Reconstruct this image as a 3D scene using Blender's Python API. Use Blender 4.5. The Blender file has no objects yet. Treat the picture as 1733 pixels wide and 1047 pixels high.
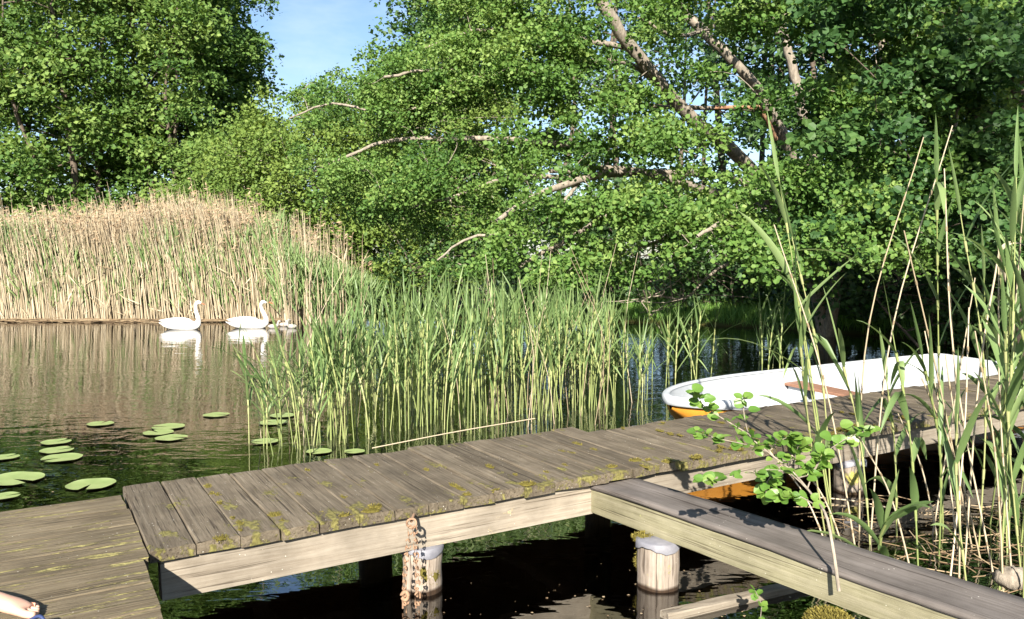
import bpy, math, random
import numpy as np
from mathutils import Vector, Matrix
random.seed(7); RS = np.random.RandomState(7)
C = bpy.context.scene.collection
S = bpy.context.scene
R = math.radians

# ------------------------------------------------------------------ camera
F = 1360.0; TH = math.atan(87.5/1360); H = 1.66
cam_d = bpy.data.cameras.new('camera'); cam = bpy.data.objects.new('camera', cam_d); C.objects.link(cam)
cam.location = (0, 0, H); cam.rotation_euler = (math.pi/2-TH, 0, 0)
cam_d.sensor_width = 36; cam_d.lens = 36*F/1733; cam_d.clip_start = .05; cam_d.clip_end = 3000
S.camera = cam
# ------------------------------------------------------------------ light
SUN_EL = 30.0; SUN_AZ = 186.0          # azimuth clockwise from +Y
sd = Vector((math.sin(R(SUN_AZ))*math.cos(R(SUN_EL)), math.cos(R(SUN_AZ))*math.cos(R(SUN_EL)), math.sin(R(SUN_EL))))
w = bpy.data.worlds.new("World"); S.world = w; w.use_nodes = True
nt = w.node_tree; nt.nodes.clear()
o_ = nt.nodes.new('ShaderNodeOutputWorld'); bg = nt.nodes.new('ShaderNodeBackground')
sky = nt.nodes.new('ShaderNodeTexSky'); sky.sky_type = 'NISHITA'; sky.sun_disc = False
sky.sun_elevation = R(SUN_EL); sky.sun_rotation = R(SUN_AZ); sky.air_density = 1.0; sky.dust_density = .7; sky.ozone_density = 2.5
tc = nt.nodes.new('ShaderNodeTexCoord'); mp = nt.nodes.new('ShaderNodeMapping'); mp.inputs['Scale'].default_value = (1.2, 1.2, 3.5)
no = nt.nodes.new('ShaderNodeTexNoise'); no.inputs['Scale'].default_value = 2.2; no.inputs['Detail'].default_value = 6; no.inputs['Roughness'].default_value = .6
cr = nt.nodes.new('ShaderNodeValToRGB'); cr.color_ramp.elements[0].position = .48; cr.color_ramp.elements[1].position = .8
cr.color_ramp.elements[1].color = (.65, .65, .65, 1)
mx = nt.nodes.new('ShaderNodeMixRGB'); mx.inputs[2].default_value = (5.5, 6.2, 7.4, 1)
nt.links.new(tc.outputs['Generated'], mp.inputs[0]); nt.links.new(mp.outputs[0], no.inputs[0]); nt.links.new(no.outputs[0], cr.inputs[0])
nt.links.new(cr.outputs[0], mx.inputs[0]); nt.links.new(sky.outputs[0], mx.inputs[1]); nt.links.new(mx.outputs[0], bg.inputs[0])
nt.links.new(bg.outputs[0], o_.inputs[0]); bg.inputs[1].default_value = 0.066
sl = bpy.data.lights.new('sun', 'SUN'); sl.energy = 5.0; sl.angle = R(.5); sl.color = (1, .93, .82)
so = bpy.data.objects.new('sun', sl); C.objects.link(so); so.rotation_euler = sd.to_track_quat('Z', 'Y').to_euler()
vs = S.view_settings; vs.view_transform = 'Standard'; vs.look = 'None'; vs.exposure = 1.58; vs.gamma = 1
S.cycles.max_bounces = 8; S.cycles.diffuse_bounces = 3; S.cycles.glossy_bounces = 3; S.cycles.transmission_bounces = 4
S.cycles.transparent_max_bounces = 8; S.cycles.caustics_reflective = False; S.cycles.caustics_refractive = False
S.cycles.sample_clamp_indirect = 6; S.cycles.use_denoising = True

# ------------------------------------------------------------------ helpers
def ray(px, py):
    a = (px-866.5)/F; b = -(py-523.5)/F
    return np.array((a, math.cos(TH)+b*math.sin(TH), -math.sin(TH)+b*math.cos(TH)))
def G(px, py, z=0.):
    r = ray(px, py); t = (z-H)/r[2]; return np.array((r[0]*t, r[1]*t, z))
def P(px, py, y):
    r = ray(px, py); t = y/r[1]; return np.array((r[0]*t, y, H+r[2]*t))
def tag(o, label=None, cat=None, group=None, kind=None):
    if label: o['label'] = label
    if cat: o['category'] = cat
    if group: o['group'] = group
    if kind: o['kind'] = kind
    return o
def empty(name, loc=(0, 0, 0), rz=0, parent=None):
    o = bpy.data.objects.new(name, None); C.objects.link(o); o.location = loc; o.rotation_euler = (0, 0, rz)
    o.empty_display_size = .1
    if parent: o.parent = parent
    return o
class Geo:
    """collects vertex and face arrays, links them as one mesh object"""
    def __init__(s): s.V = []; s.parts = []; s.n = 0
    def add(s, V, Fc, mat=0, smooth=True, rnd=None):
        V = np.asarray(V, float).reshape(-1, 3); Fc = np.asarray(Fc, int)
        if len(Fc) == 0: return
        if rnd is None: rnd = np.zeros(len(Fc))
        elif np.isscalar(rnd): rnd = np.full(len(Fc), rnd)
        s.V.append(V); s.parts.append((Fc+s.n, mat, smooth, rnd)); s.n += len(V)
    def mesh(s, name, mats, origin=(0, 0, 0)):
        V = np.concatenate(s.V)-np.asarray(origin, float)
        me = bpy.data.meshes.new(name); me.vertices.add(len(V)); me.vertices.foreach_set('co', V.ravel())
        nl = sum(f.size for f, *_ in s.parts); nf = sum(len(f) for f, *_ in s.parts)
        me.loops.add(nl); me.polygons.add(nf)
        me.loops.foreach_set('vertex_index', np.concatenate([f.ravel() for f, *_ in s.parts]))
        tot = np.concatenate([np.full(len(f), f.shape[1]) for f, *_ in s.parts])
        st = np.concatenate([[0], np.cumsum(tot)[:-1]])
        me.polygons.foreach_set('loop_start', st)
        me.polygons.foreach_set('material_index', np.concatenate([np.full(len(f), m) for f, m, _, _ in s.parts]))
        me.polygons.foreach_set('use_smooth', np.concatenate([np.full(len(f), sm) for f, _, sm, _ in s.parts]))
        for m in (mats if isinstance(mats, (list, tuple)) else [mats]): me.materials.append(m)
        me.update(calc_edges=True)
        at = me.attributes.new('rnd', 'FLOAT', 'FACE'); at.data.foreach_set('value', np.concatenate([r for *_, r in s.parts]).astype(np.float32))
        return me
    def build(s, name, mats, parent=None, origin=(0, 0, 0), at=None):
        o = bpy.data.objects.new(name, s.mesh(name, mats, origin)); C.objects.link(o)
        if parent: o.parent = parent
        else: o.location = origin
        if at is not None: o.location = at
        return o
def tube(path, rad, sides=6, cap=True):
    p = np.asarray(path, float); n = len(p); rad = np.broadcast_to(np.asarray(rad, float), (n,))
    t = np.gradient(p, axis=0); t /= np.linalg.norm(t, axis=1)[:, None]+1e-9
    ref = np.array((0., 0., 1.)) if abs(t[:, 2]).mean() < .8 else np.array((1., 0.13, 0.))
    a = np.cross(t, ref); a /= np.linalg.norm(a, axis=1)[:, None]+1e-9; b = np.cross(t, a)
    th = np.arange(sides)/sides*2*math.pi
    V = p[:, None, :]+rad[:, None, None]*(np.cos(th)[None, :, None]*a[:, None, :]+np.sin(th)[None, :, None]*b[:, None, :])
    i, j = np.meshgrid(np.arange(n-1), np.arange(sides), indexing='ij'); k = (j+1) % sides
    Fc = np.stack([i*sides+j, (i+1)*sides+j, (i+1)*sides+k, i*sides+k], -1).reshape(-1, 4)
    return V.reshape(-1, 3), Fc
def smoothpath(pts, n=12):
    pts = np.asarray(pts, float); m = len(pts)
    if m == 2: return pts[0]+(pts[1]-pts[0])*np.linspace(0, 1, n)[:, None]
    e = np.vstack([2*pts[0]-pts[1], pts, 2*pts[-1]-pts[-2]]); out = []
    ts = np.linspace(0, m-1-1e-6, n)
    for t in ts:
        i = int(t); u = t-i; p0, p1, p2, p3 = e[i:i+4]
        out.append(.5*((2*p1)+(-p0+p2)*u+(2*p0-5*p1+4*p2-p3)*u*u+(-p0+3*p1-3*p2+p3)*u**3))
    return np.array(out)
def norm(v): return v/(np.linalg.norm(v, axis=-1, keepdims=True)+1e-9)
def leaves(g, pos, dirs, nrm, size, kind='alder', mat=0, rnd=None):
    """adds one small leaf per position: two half blades folded along the midrib, or a single diamond"""
    n = len(pos); dirs = norm(dirs); nrm = norm(nrm-dirs*np.sum(nrm*dirs, -1, keepdims=True)); sd_ = np.cross(dirs, nrm)
    size = np.broadcast_to(size, (n,))
    if rnd is None: rnd = RS.rand(n)
    if kind == 'alder':
        T = np.array([(0, 0, 0), (.25, .38, .07), (.72, .42, .09), (1, .05, 0), (1, -.05, 0), (.72, -.42, .09), (.25, -.38, .07)])
        T[3] = (.98, 0, 0); Fs = np.array([(0, 1, 2, 3), (0, 3, 5, 6)])
    elif kind == 'willow':
        T = np.array([(0, 0, 0), (.45, .16, .03), (1, 0, -.05), (.45, -.16, .03)]); Fs = np.array([(0, 1, 2, 3)])
    elif kind == 'strap':
        T = np.array([(0, -.018, 0), (.45, -.026, .0), (1, 0, -.08), (.45, .026, 0)]); Fs = np.array([(0, 1, 2, 3)])
    else:
        T = np.array([(0, 0, 0), (.5, .42, .1), (1, 0, 0), (.5, -.42, .05)]); Fs = np.array([(0, 1, 2, 3)])
    V = pos[:, None, :]+size[:, None, None]*(T[None, :, :1]*dirs[:, None, :]+T[None, :, 1:2]*sd_[:, None, :]+T[None, :, 2:]*nrm[:, None, :])
    k = len(T); Fc = (np.arange(n)[:, None, None]*k+Fs[None]).reshape(-1, 4)
    g.add(V.reshape(-1, 3), Fc, mat, False, np.repeat(rnd, len(Fs)))
def pads(g, cen, rad, thick, n, size, kind='diamond', mat=0, tilt=.55):
    """leaf pads: flattened clumps that droop at the rim"""
    cen = np.asarray(cen, float); m = len(cen)
    rad = np.broadcast_to(rad, (m,)); n = np.broadcast_to(n, (m,)).astype(int)
    idx = np.repeat(np.arange(m), n); N = len(idx)
    a = RS.rand(N)*2*math.pi; r = RS.rand(N)**.55
    lob = 1+.28*np.sin(a*3+idx*1.7)+.2*np.sin(a*5+idx*.9)
    rr = r*rad[idx]*lob
    off = np.stack([rr*np.cos(a), rr*np.sin(a), (RS.randn(N)*.45+(1-r)*.8)*thick*rad[idx]-.22*rr*r], -1)
    rad3 = np.stack([np.cos(a), np.sin(a), np.zeros(N)], -1)
    dirs = rad3*.7+RS.randn(N, 3)*.55; nrm = np.array((0, -.45, .7))+RS.randn(N, 3)*tilt+rad3*.3*r[:, None]
    c_rnd = RS.rand(m)[idx]*.55+RS.rand(N)*.45
    leaves(g, cen[idx]+off, dirs, nrm, size*(.5+.85*RS.rand(N)), kind, mat, c_rnd)

# ------------------------------------------------------------------ materials
def newmat(name):
    m = bpy.data.materials.new(name); m.use_nodes = True; n = m.node_tree; n.nodes.clear()
    out = n.nodes.new('ShaderNodeOutputMaterial'); return m, n, out
def N(n, t, **k):
    x = n.nodes.new(t)
    for a, b in k.items():
        if a in x.inputs.keys(): x.inputs[a].default_value = b
        else: setattr(x, a, b)
    return x
def ramp(n, stops):
    x = n.nodes.new('ShaderNodeValToRGB'); e = x.color_ramp.elements
    while len(e) < len(stops): e.new(.5)
    for i, (p, c) in enumerate(stops): e[i].position = p; e[i].color = (*c, 1) if len(c) == 3 else c
    return x
def leafmat(name, cols, trans=.35, gloss=.25, rough=.45, tcol=1.25):
    m, n, out = newmat(name); L = n.links.new
    at = N(n, 'ShaderNodeAttribute', attribute_name='rnd')
    r = ramp(n, [(i/(len(cols)-1), c) for i, c in enumerate(cols)]); L(at.outputs['Fac'], r.inputs[0])
    pb = N(n, 'ShaderNodeBsdfPrincipled', Roughness=rough); pb.inputs['Specular IOR Level'].default_value = gloss*2
    tr = N(n, 'ShaderNodeBsdfTranslucent'); hs = N(n, 'ShaderNodeHueSaturation', Value=tcol, Saturation=1.15, Hue=.485)
    L(r.outputs[0], pb.inputs['Base Color']); L(r.outputs[0], hs.inputs['Color']); L(hs.outputs[0], tr.inputs[0])
    mx = N(n, 'ShaderNodeMixShader'); mx.inputs[0].default_value = trans
    L(pb.outputs[0], mx.inputs[1]); L(tr.outputs[0], mx.inputs[2]); L(mx.outputs[0], out.inputs[0]); return m
def simple(name, col, rough=.6, noise=None, bump=0, metal=0, spec=.5, scale=20, stretch=(1, 1, 1), rim=None):
    m, n, out = newmat(name); L = n.links.new
    pb = N(n, 'ShaderNodeBsdfPrincipled', Roughness=rough, Metallic=metal); pb.inputs['Base Color'].default_value = (*col, 1)
    pb.inputs['Specular IOR Level'].default_value = spec
    if noise is not None or bump:
        tc = N(n, 'ShaderNodeTexCoord'); mp = N(n, 'ShaderNodeMapping', Scale=stretch); no = N(n, 'ShaderNodeTexNoise', Scale=scale, Detail=8., Roughness=.65)
        L(tc.outputs['Object'], mp.inputs[0]); L(mp.outputs[0], no.inputs[0])
        if noise is not None:
            r = ramp(n, [(.32, col), (.68, noise)]); L(no.outputs[0], r.inputs[0]); L(r.outputs[0], pb.inputs['Base Color'])
        if bump:
            b = N(n, 'ShaderNodeBump', Strength=bump, Distance=.01); L(no.outputs[0], b.inputs['Height']); L(b.outputs[0], pb.inputs['Normal'])
    L(pb.outputs[0], out.inputs[0]); return m
def woodmat(name, cols, axis='Y', moss=0., mosscol=((.16, .15, .03), (.36, .33, .07)), grain=1., edge=None, bump=.6, lichen=.0, mscale=5., wet=None, spots=True):
    """weathered wood; cols dark to light; axis = grain direction in object space"""
    m, n, out = newmat(name); L = n.links.new
    tc = N(n, 'ShaderNodeTexCoord')
    st = {'X': (1.5, 40, 40), 'Y': (40, 1.5, 40), 'Z': (40, 40, 1.5)}[axis]
    at = N(n, 'ShaderNodeAttribute', attribute_name='rnd')
    off = N(n, 'ShaderNodeVectorMath', operation='MULTIPLY_ADD'); off.inputs[1].default_value = (7.3, 5.1, 3.7)
    cx = N(n, 'ShaderNodeCombineXYZ')
    for i in range(3): L(at.outputs['Fac'], cx.inputs[i])
    L(cx.outputs[0], off.inputs[0]); L(tc.outputs['Object'], off.inputs[2])
    mp = N(n, 'ShaderNodeMapping', Scale=tuple(v*grain for v in st)); L(off.outputs[0], mp.inputs[0])
    n1 = N(n, 'ShaderNodeTexNoise', Scale=1.6, Detail=9., Roughness=.75, Distortion=.25); L(mp.outputs[0], n1.inputs[0])
    n2 = N(n, 'ShaderNodeTexNoise', Scale=3.2, Detail=6., Roughness=.6); L(off.outputs[0], n2.inputs[0])
    r1 = ramp(n, [(.28, cols[0]), (.45, cols[1]), (.62, cols[2])]); L(n1.outputs[0], r1.inputs[0])
    r2 = ramp(n, [(.3, (.62, .60, .57)), (.7, (1.14, 1.12, 1.08))]); L(n2.outputs[0], r2.inputs[0])
    mu = N(n, 'ShaderNodeMixRGB', blend_type='MULTIPLY'); mu.inputs[0].default_value = 1; L(r1.outputs[0], mu.inputs[1]); L(r2.outputs[0], mu.inputs[2])
    v = N(n, 'ShaderNodeMapRange'); v.inputs['To Min'].default_value = .78; v.inputs['To Max'].default_value = 1.16; L(at.outputs['Fac'], v.inputs[0])
    mu2 = N(n, 'ShaderNodeVectorMath', operation='SCALE'); L(mu.outputs[0], mu2.inputs[0]); L(v.outputs[0], mu2.inputs['Scale'])
    col = mu2.outputs[0]
    # fine cracks
    mp3 = N(n, 'ShaderNodeMapping', Scale=tuple(v*grain*(2.2 if v > 2 else .9) for v in st)); L(off.outputs[0], mp3.inputs[0])
    n4 = N(n, 'ShaderNodeTexNoise', Scale=1.3, Detail=3., Roughness=.5); L(mp3.outputs[0], n4.inputs[0])
    rc = ramp(n, [(.33, (.25, .22, .2)), (.40, (1, 1, 1))]); L(n4.outputs[0], rc.inputs[0])
    mc = N(n, 'ShaderNodeMixRGB', blend_type='MULTIPLY'); mc.inputs[0].default_value = .8; L(col, mc.inputs[1]); L(rc.outputs[0], mc.inputs[2]); col = mc.outputs[0]
    if lichen or spots:
        vo = N(n, 'ShaderNodeTexVoronoi', Scale=38.); L(off.outputs[0], vo.inputs[0])
        rl = ramp(n, [(.05, (1, 1, 1)), (.11, (0, 0, 0))]); L(vo.outputs['Distance'], rl.inputs[0])
        n5 = N(n, 'ShaderNodeTexNoise', Scale=9., Detail=2.); L(off.outputs[0], n5.inputs[0])
        r5 = ramp(n, [(.54-lichen*.2, (0, 0, 0)), (.62-lichen*.2, (1, 1, 1))]); L(n5.outputs[0], r5.inputs[0])
        m5 = N(n, 'ShaderNodeMath', operation='MULTIPLY'); L(rl.outputs[0], m5.inputs[0]); L(r5.outputs[0], m5.inputs[1])
        ml = N(n, 'ShaderNodeMixRGB'); ml.inputs[2].default_value = (.62, .6, .52, 1); L(m5.outputs[0], ml.inputs[0]); L(col, ml.inputs[1]); col = ml.outputs[0]
    hgt = n1.outputs[0]
    if moss:
        n3 = N(n, 'ShaderNodeTexNoise', Scale=mscale, Detail=10., Roughness=.72); 
        mpm = N(n, 'ShaderNodeMapping', Scale={'X': (.45, 3.2, 1), 'Y': (1.2, .6, 1), 'Z': (1, 1, .6)}[axis]); L(tc.outputs['Object'], mpm.inputs[0]); L(mpm.outputs[0], n3.inputs[0])
        src = n3.outputs[0]
        ad = N(n, 'ShaderNodeMath', operation='ADD'); L(src, ad.inputs[0])
        if edge is not None:   # moss gathers towards one side of the deck (object space y)
            sx = N(n, 'ShaderNodeSeparateXYZ'); L(tc.outputs['Object'], sx.inputs[0])
            mr = N(n, 'ShaderNodeMapRange'); mr.inputs['From Min'].default_value = edge[1]; mr.inputs['From Max'].default_value = edge[2]
            mr.inputs['To Min'].default_value = edge[3]; mr.inputs['To Max'].default_value = 0; L(sx.outputs[edge[0]], mr.inputs[0]); L(mr.outputs[0], ad.inputs[1])
        else: ad.inputs[1].default_value = 0
        rm = ramp(n, [(.66-moss, (0, 0, 0)), (.69-moss, (1, 1, 1))]); L(ad.outputs[0], rm.inputs[0])
        n6 = N(n, 'ShaderNodeTexNoise', Scale=60., Detail=6.); L(tc.outputs['Object'], n6.inputs[0])
        rmc = ramp(n, [(.35, mosscol[0]), (.65, mosscol[1])]); L(n6.outputs[0], rmc.inputs[0])
        mm = N(n, 'ShaderNodeMixRGB'); L(rm.outputs[0], mm.inputs[0]); L(col, mm.inputs[1]); L(rmc.outputs[0], mm.inputs[2]); col = mm.outputs[0]
        ha = N(n, 'ShaderNodeMath', operation='MULTIPLY_ADD'); ha.inputs[1].default_value = .9; L(n6.outputs[0], ha.inputs[0])
        hb = N(n, 'ShaderNodeMixRGB'); L(rm.outputs[0], hb.inputs[0]); L(n1.outputs[0], hb.inputs[1]); L(ha.outputs[0], hb.inputs[2]); ha.inputs[2].default_value = .5; hgt = hb.outputs[0]
    if wet is not None:
        sx2 = N(n, 'ShaderNodeSeparateXYZ'); L(tc.outputs['Object'], sx2.inputs[0])
        nw = N(n, 'ShaderNodeMath', operation='MULTIPLY_ADD'); nw.inputs[1].default_value = .05; L(n2.outputs[0], nw.inputs[0]); L(sx2.outputs[2], nw.inputs[2])
        rw = ramp(n, [(wet, (.13, .09, .06)), (wet+.015, (1, 1, 1))]); L(nw.outputs[0], rw.inputs[0])
        mw = N(n, 'ShaderNodeMixRGB', blend_type='MULTIPLY'); mw.inputs[0].default_value = 1; L(col, mw.inputs[1]); L(rw.outputs[0], mw.inputs[2]); col = mw.outputs[0]
    pb = N(n, 'ShaderNodeBsdfPrincipled', Roughness=.85); pb.inputs['Specular IOR Level'].default_value = .25
    L(col, pb.inputs['Base Color'])
    b = N(n, 'ShaderNodeBump', Strength=bump, Distance=.012); L(hgt, b.inputs['Height'])
    b2 = N(n, 'ShaderNodeBump', Strength=bump*.8, Distance=.006); L(rc.outputs[0], b2.inputs['Height']); L(b.outputs[0], b2.inputs['Normal']); L(b2.outputs[0], pb.inputs['Normal'])
    L(pb.outputs[0], out.inputs[0]); return m

M = {}
M['deck'] = woodmat('deck_wood', [(.068, .054, .037), (.122, .10, .072), (.18, .153, .115)], 'Y', moss=.062, edge=(1, 0, .30, .09), mscale=7., lichen=.3, mosscol=((.085, .075, .024), (.20, .18, .06)))
M['platform'] = woodmat('platform_wood', [(.085, .064, .038), (.15, .12, .078), (.205, .172, .115)], 'X', moss=.10, mosscol=((.17, .15, .06), (.33, .29, .11)), mscale=9., grain=.8, bump=.9)
M['beam'] = woodmat('beam_wood', [(.18, .15, .118), (.265, .23, .185), (.33, .295, .245)], 'X', moss=.03, mosscol=((.36, .28, .14), (.55, .45, .25)), bump=.3, grain=.8, mscale=3.)
M['side_beam'] = woodmat('yellowed_beam_wood', [(.17, .16, .092), (.25, .235, .15), (.31, .29, .20)], 'X', moss=.05, mosscol=((.34, .36, .12), (.5, .5, .2)), bump=.35, grain=.8, mscale=4.)
M['side_top'] = woodmat('grey_plank_wood', [(.085, .075, .07), (.135, .12, .112), (.175, .158, .15)], 'X', moss=.0, bump=.25, grain=.6)
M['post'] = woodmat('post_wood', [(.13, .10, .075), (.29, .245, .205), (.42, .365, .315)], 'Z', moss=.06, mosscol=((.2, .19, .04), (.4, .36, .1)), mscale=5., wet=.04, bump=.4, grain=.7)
M['shade_post'] = woodmat('shaded_post_wood', [(.10, .07, .05), (.16, .12, .08), (.22, .17, .12)], 'Z', moss=.04, bump=.4)  # darker copy of the post wood, under-deck shade put into its colour
M['cap'] = simple('roofing_felt', (.12, .12, .14), .6, (.2, .2, .22), .4, scale=12)
M['moss'] = leafmat('moss', [(.09, .075, .018), (.17, .145, .035), (.26, .22, .06)], .2, .05, .9)
M['bark'] = simple('bark', (.12, .10, .078), .9, (.32, .275, .215), 1.0, scale=14, stretch=(2, 2, .4))
M['dbark'] = simple('dark_bark', (.05, .038, .028), .9, (.13, .10, .075), .9, scale=5, stretch=(2, 2, .5))
M['redbark'] = simple('reddish_bark', (.22, .10, .05), .85, (.38, .22, .13), .5, scale=9)
M['alder'] = leafmat('alder_leaf', [(.042, .10, .025), (.105, .195, .042), (.22, .305, .085)], .34, .1, .5)
M['alder_shade'] = leafmat('alder_leaf_shaded', [(.03, .075, .025), (.055, .12, .035), (.11, .19, .05)], .34, .12, .5)  # alder green darkened to stand for the shade on the right-hand crowns
M['far'] = leafmat('far_leaf', [(.042, .095, .025), (.105, .185, .042), (.21, .285, .08)], .32, .08, .55)
M['wood_leaf'] = leafmat('shade_leaf', [(.025, .06, .018), (.045, .10, .025), (.08, .15, .035)], .3, .2, .5)  # dark green with the shade of the wood and bank put into it
M['bush'] = leafmat('bush_leaf', [(.065, .12, .028), (.125, .195, .042), (.195, .26, .06)], .32, .08, .55)
M['reed_leaf'] = leafmat('reed_leaf', [(.11, .18, .06), (.16, .24, .085), (.23, .31, .12)], .36, .2, .45)
M['reed_stem'] = leafmat('reed_stem', [(.17, .22, .07), (.25, .29, .10), (.33, .34, .15)], .12, .3, .45)
M['dry'] = leafmat('dry_reed', [(.26, .20, .12), (.42, .345, .225), (.57, .485, .35)], .15, .2, .6)
M['plume'] = leafmat('reed_plume', [(.26, .18, .11), (.38, .28, .18), (.50, .40, .28)], .3, .05, .9)
M['litter'] = leafmat('dead_litter', [(.14, .09, .05), (.26, .18, .10), (.40, .31, .19)], .1, .2, .7)
M['pad'] = simple('lily_pad', (.20, .27, .09), .35, (.29, .35, .14), .15, scale=5)
M['grass'] = leafmat('grass', [(.08, .18, .03), (.12, .25, .045), (.18, .30, .06)], .3, .15, .6)
M['swan'] = simple('white_feather', (.62, .61, .59), .8, (.74, .73, .71), .25, scale=16)
M['beak'] = simple('orange_beak', (.45, .10, .03), .4)
M['black'] = simple('black_mask', (.015, .013, .012), .4)
M['down'] = simple('grey_down', (.24, .22, .20), .95, (.36, .335, .31), .4, scale=30)
M['hull'] = simple('orange_hull', (.42, .17, .02), .4, (.52, .23, .03), .05, scale=4)
M['boat_in'] = simple('white_gelcoat', (.37, .395, .42), .45, (.45, .47, .49), .08, scale=2.5)
M['seat'] = simple('brown_plank', (.18, .085, .05), .6, (.26, .14, .09), .3, scale=4, stretch=(1, 8, 8))
M['rust'] = simple('rusty_iron', (.20, .105, .06), .85, (.31, .20, .125), .3, scale=25)
M['skin'] = simple('skin', (.56, .32, .22), .5, (.62, .37, .27), .1, scale=8)
M['denim'] = simple('dark_denim', (.03, .045, .10), .85, (.05, .07, .15), .3, scale=80)
M['shirt'] = simple('grey_shirt', (.25, .26, .28), .9)
M['hair'] = simple('brown_hair', (.06, .035, .02), .6)
M['shadow_sandal'] = simple('shadow_blue', (.02, .035, .11), .6)  # navy of the foot's shadow, used on the added flip-flop

def groundmat():
    m, n, out = newmat('ground'); L = n.links.new
    g = N(n, 'ShaderNodeNewGeometry'); sx = N(n, 'ShaderNodeSeparateXYZ'); L(g.outputs['Position'], sx.inputs[0])
    no = N(n, 'ShaderNodeTexNoise', Scale=1.1, Detail=10., Roughness=.7); L(g.outputs['Position'], no.inputs[0])
    mud = ramp(n, [(.3, (.03, .017, .007)), (.55, (.06, .035, .013)), (.75, (.085, .052, .02))]); L(no.outputs[0], mud.inputs[0])
    gr = ramp(n, [(.3, (.03, .055, .012)), (.6, (.055, .10, .02)), (.8, (.09, .085, .04))]); L(no.outputs[0], gr.inputs[0])
    mr = N(n, 'ShaderNodeMapRange'); mr.inputs['From Min'].default_value = -.05; mr.inputs['From Max'].default_value = .15; L(sx.outputs[2], mr.inputs[0])
    mx = N(n, 'ShaderNodeMixRGB'); L(mr.outputs[0], mx.inputs[0]); L(mud.outputs[0], mx.inputs[1]); L(gr.outputs[0], mx.inputs[2])
    pb = N(n, 'ShaderNodeBsdfPrincipled', Roughness=.95); pb.inputs['Specular IOR Level'].default_value = .1
    b = N(n, 'ShaderNodeBump', Strength=.6, Distance=.05); L(no.outputs[0], b.inputs['Height']); L(b.outputs[0], pb.inputs['Normal'])
    L(mx.outputs[0], pb.inputs['Base Color']); L(pb.outputs[0], out.inputs[0]); return m
def watermat():
    m, n, out = newmat('water'); L = n.links.new
    g = N(n, 'ShaderNodeNewGeometry')
    mp = N(n, 'ShaderNodeMapping', Scale=(1., 1.7, 1), Rotation=(0, 0, .25)); L(g.outputs['Position'], mp.inputs[0])
    n1 = N(n, 'ShaderNodeTexNoise', Scale=2.3, Detail=3., Roughness=.5, Distortion=.4); L(mp.outputs[0], n1.inputs[0])
    n2 = N(n, 'ShaderNodeTexNoise', Scale=.55, Detail=1.); L(g.outputs['Position'], n2.inputs[0])
    n3 = N(n, 'ShaderNodeTexNoise', Scale=7., Detail=2.); L(mp.outputs[0], n3.inputs[0])
    a = N(n, 'ShaderNodeMath', operation='MULTIPLY_ADD'); a.inputs[1].default_value = .16; L(n3.outputs[0], a.inputs[0]); L(n1.outputs[0], a.inputs[2])
    mk = ramp(n, [(.35, (.45, .45, .45)), (.6, (1, 1, 1))]); L(n2.outputs[0], mk.inputs[0])
    ml = N(n, 'ShaderNodeMath', operation='MULTIPLY'); L(a.outputs[0], ml.inputs[0]); L(mk.outputs[0], ml.inputs[1])
    b = N(n, 'ShaderNodeBump', Strength=1., Distance=.008); L(ml.outputs[0], b.inputs['Height'])
    fr = N(n, 'ShaderNodeFresnel', IOR=1.5); L(b.outputs[0], fr.inputs['Normal'])
    gl = N(n, 'ShaderNodeBsdfGlossy', Roughness=.01); L(b.outputs[0], gl.inputs['Normal'])
    tr = N(n, 'ShaderNodeBsdfTransparent'); tr.inputs[0].default_value = (.47, .28, .11, 1)
    mx = N(n, 'ShaderNodeMixShader'); pw = N(n, 'ShaderNodeMath', operation='POWER'); pw.inputs[1].default_value = .55; L(fr.outputs[0], pw.inputs[0]); L(pw.outputs[0], mx.inputs[0]); L(tr.outputs[0], mx.inputs[1]); L(gl.outputs[0], mx.inputs[2]); L(mx.outputs[0], out.inputs[0]); return m
M['ground'] = groundmat(); M['water'] = watermat()

# ------------------------------------------------------------------ ground and water
BANK = [(-60, 30), (-25, 24.5), (-8, 23.8), (-3, 22.5), (1, 21.5), (5, 20), (7.6, 17.6), (8.6, 15.2), (10.5, 13.3), (12, 11), (12.5, 5), (13, -12)]
def land(x, y):
    """signed height over water: positive beyond the bank line"""
    bx = np.array([b[0] for b in BANK]); by = np.array([b[1] for b in BANK])
    d = np.full(x.shape, 1e9)
    for (x0, y0), (x1, y1) in zip(BANK[:-1], BANK[1:]):
        t = np.clip(((x-x0)*(x1-x0)+(y-y0)*(y1-y0))/((x1-x0)**2+(y1-y0)**2), 0, 1)
        d = np.minimum(d, np.hypot(x-x0-t*(x1-x0), y-y0-t*(y1-y0)))
    ins = np.zeros(x.shape, bool)
    poly = [(-60, -60)]+BANK+[(13, -60)]
    for i in range(len(poly)):
        (xa, ya), (xb, yb) = poly[i], poly[(i+1) % len(poly)]
        cond = ((ya > y) != (yb > y)) & (x < (xb-xa)*(y-ya)/(yb-ya+1e-12)+xa); ins ^= cond
    s = np.where(ins, -d, d)
    return s
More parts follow.
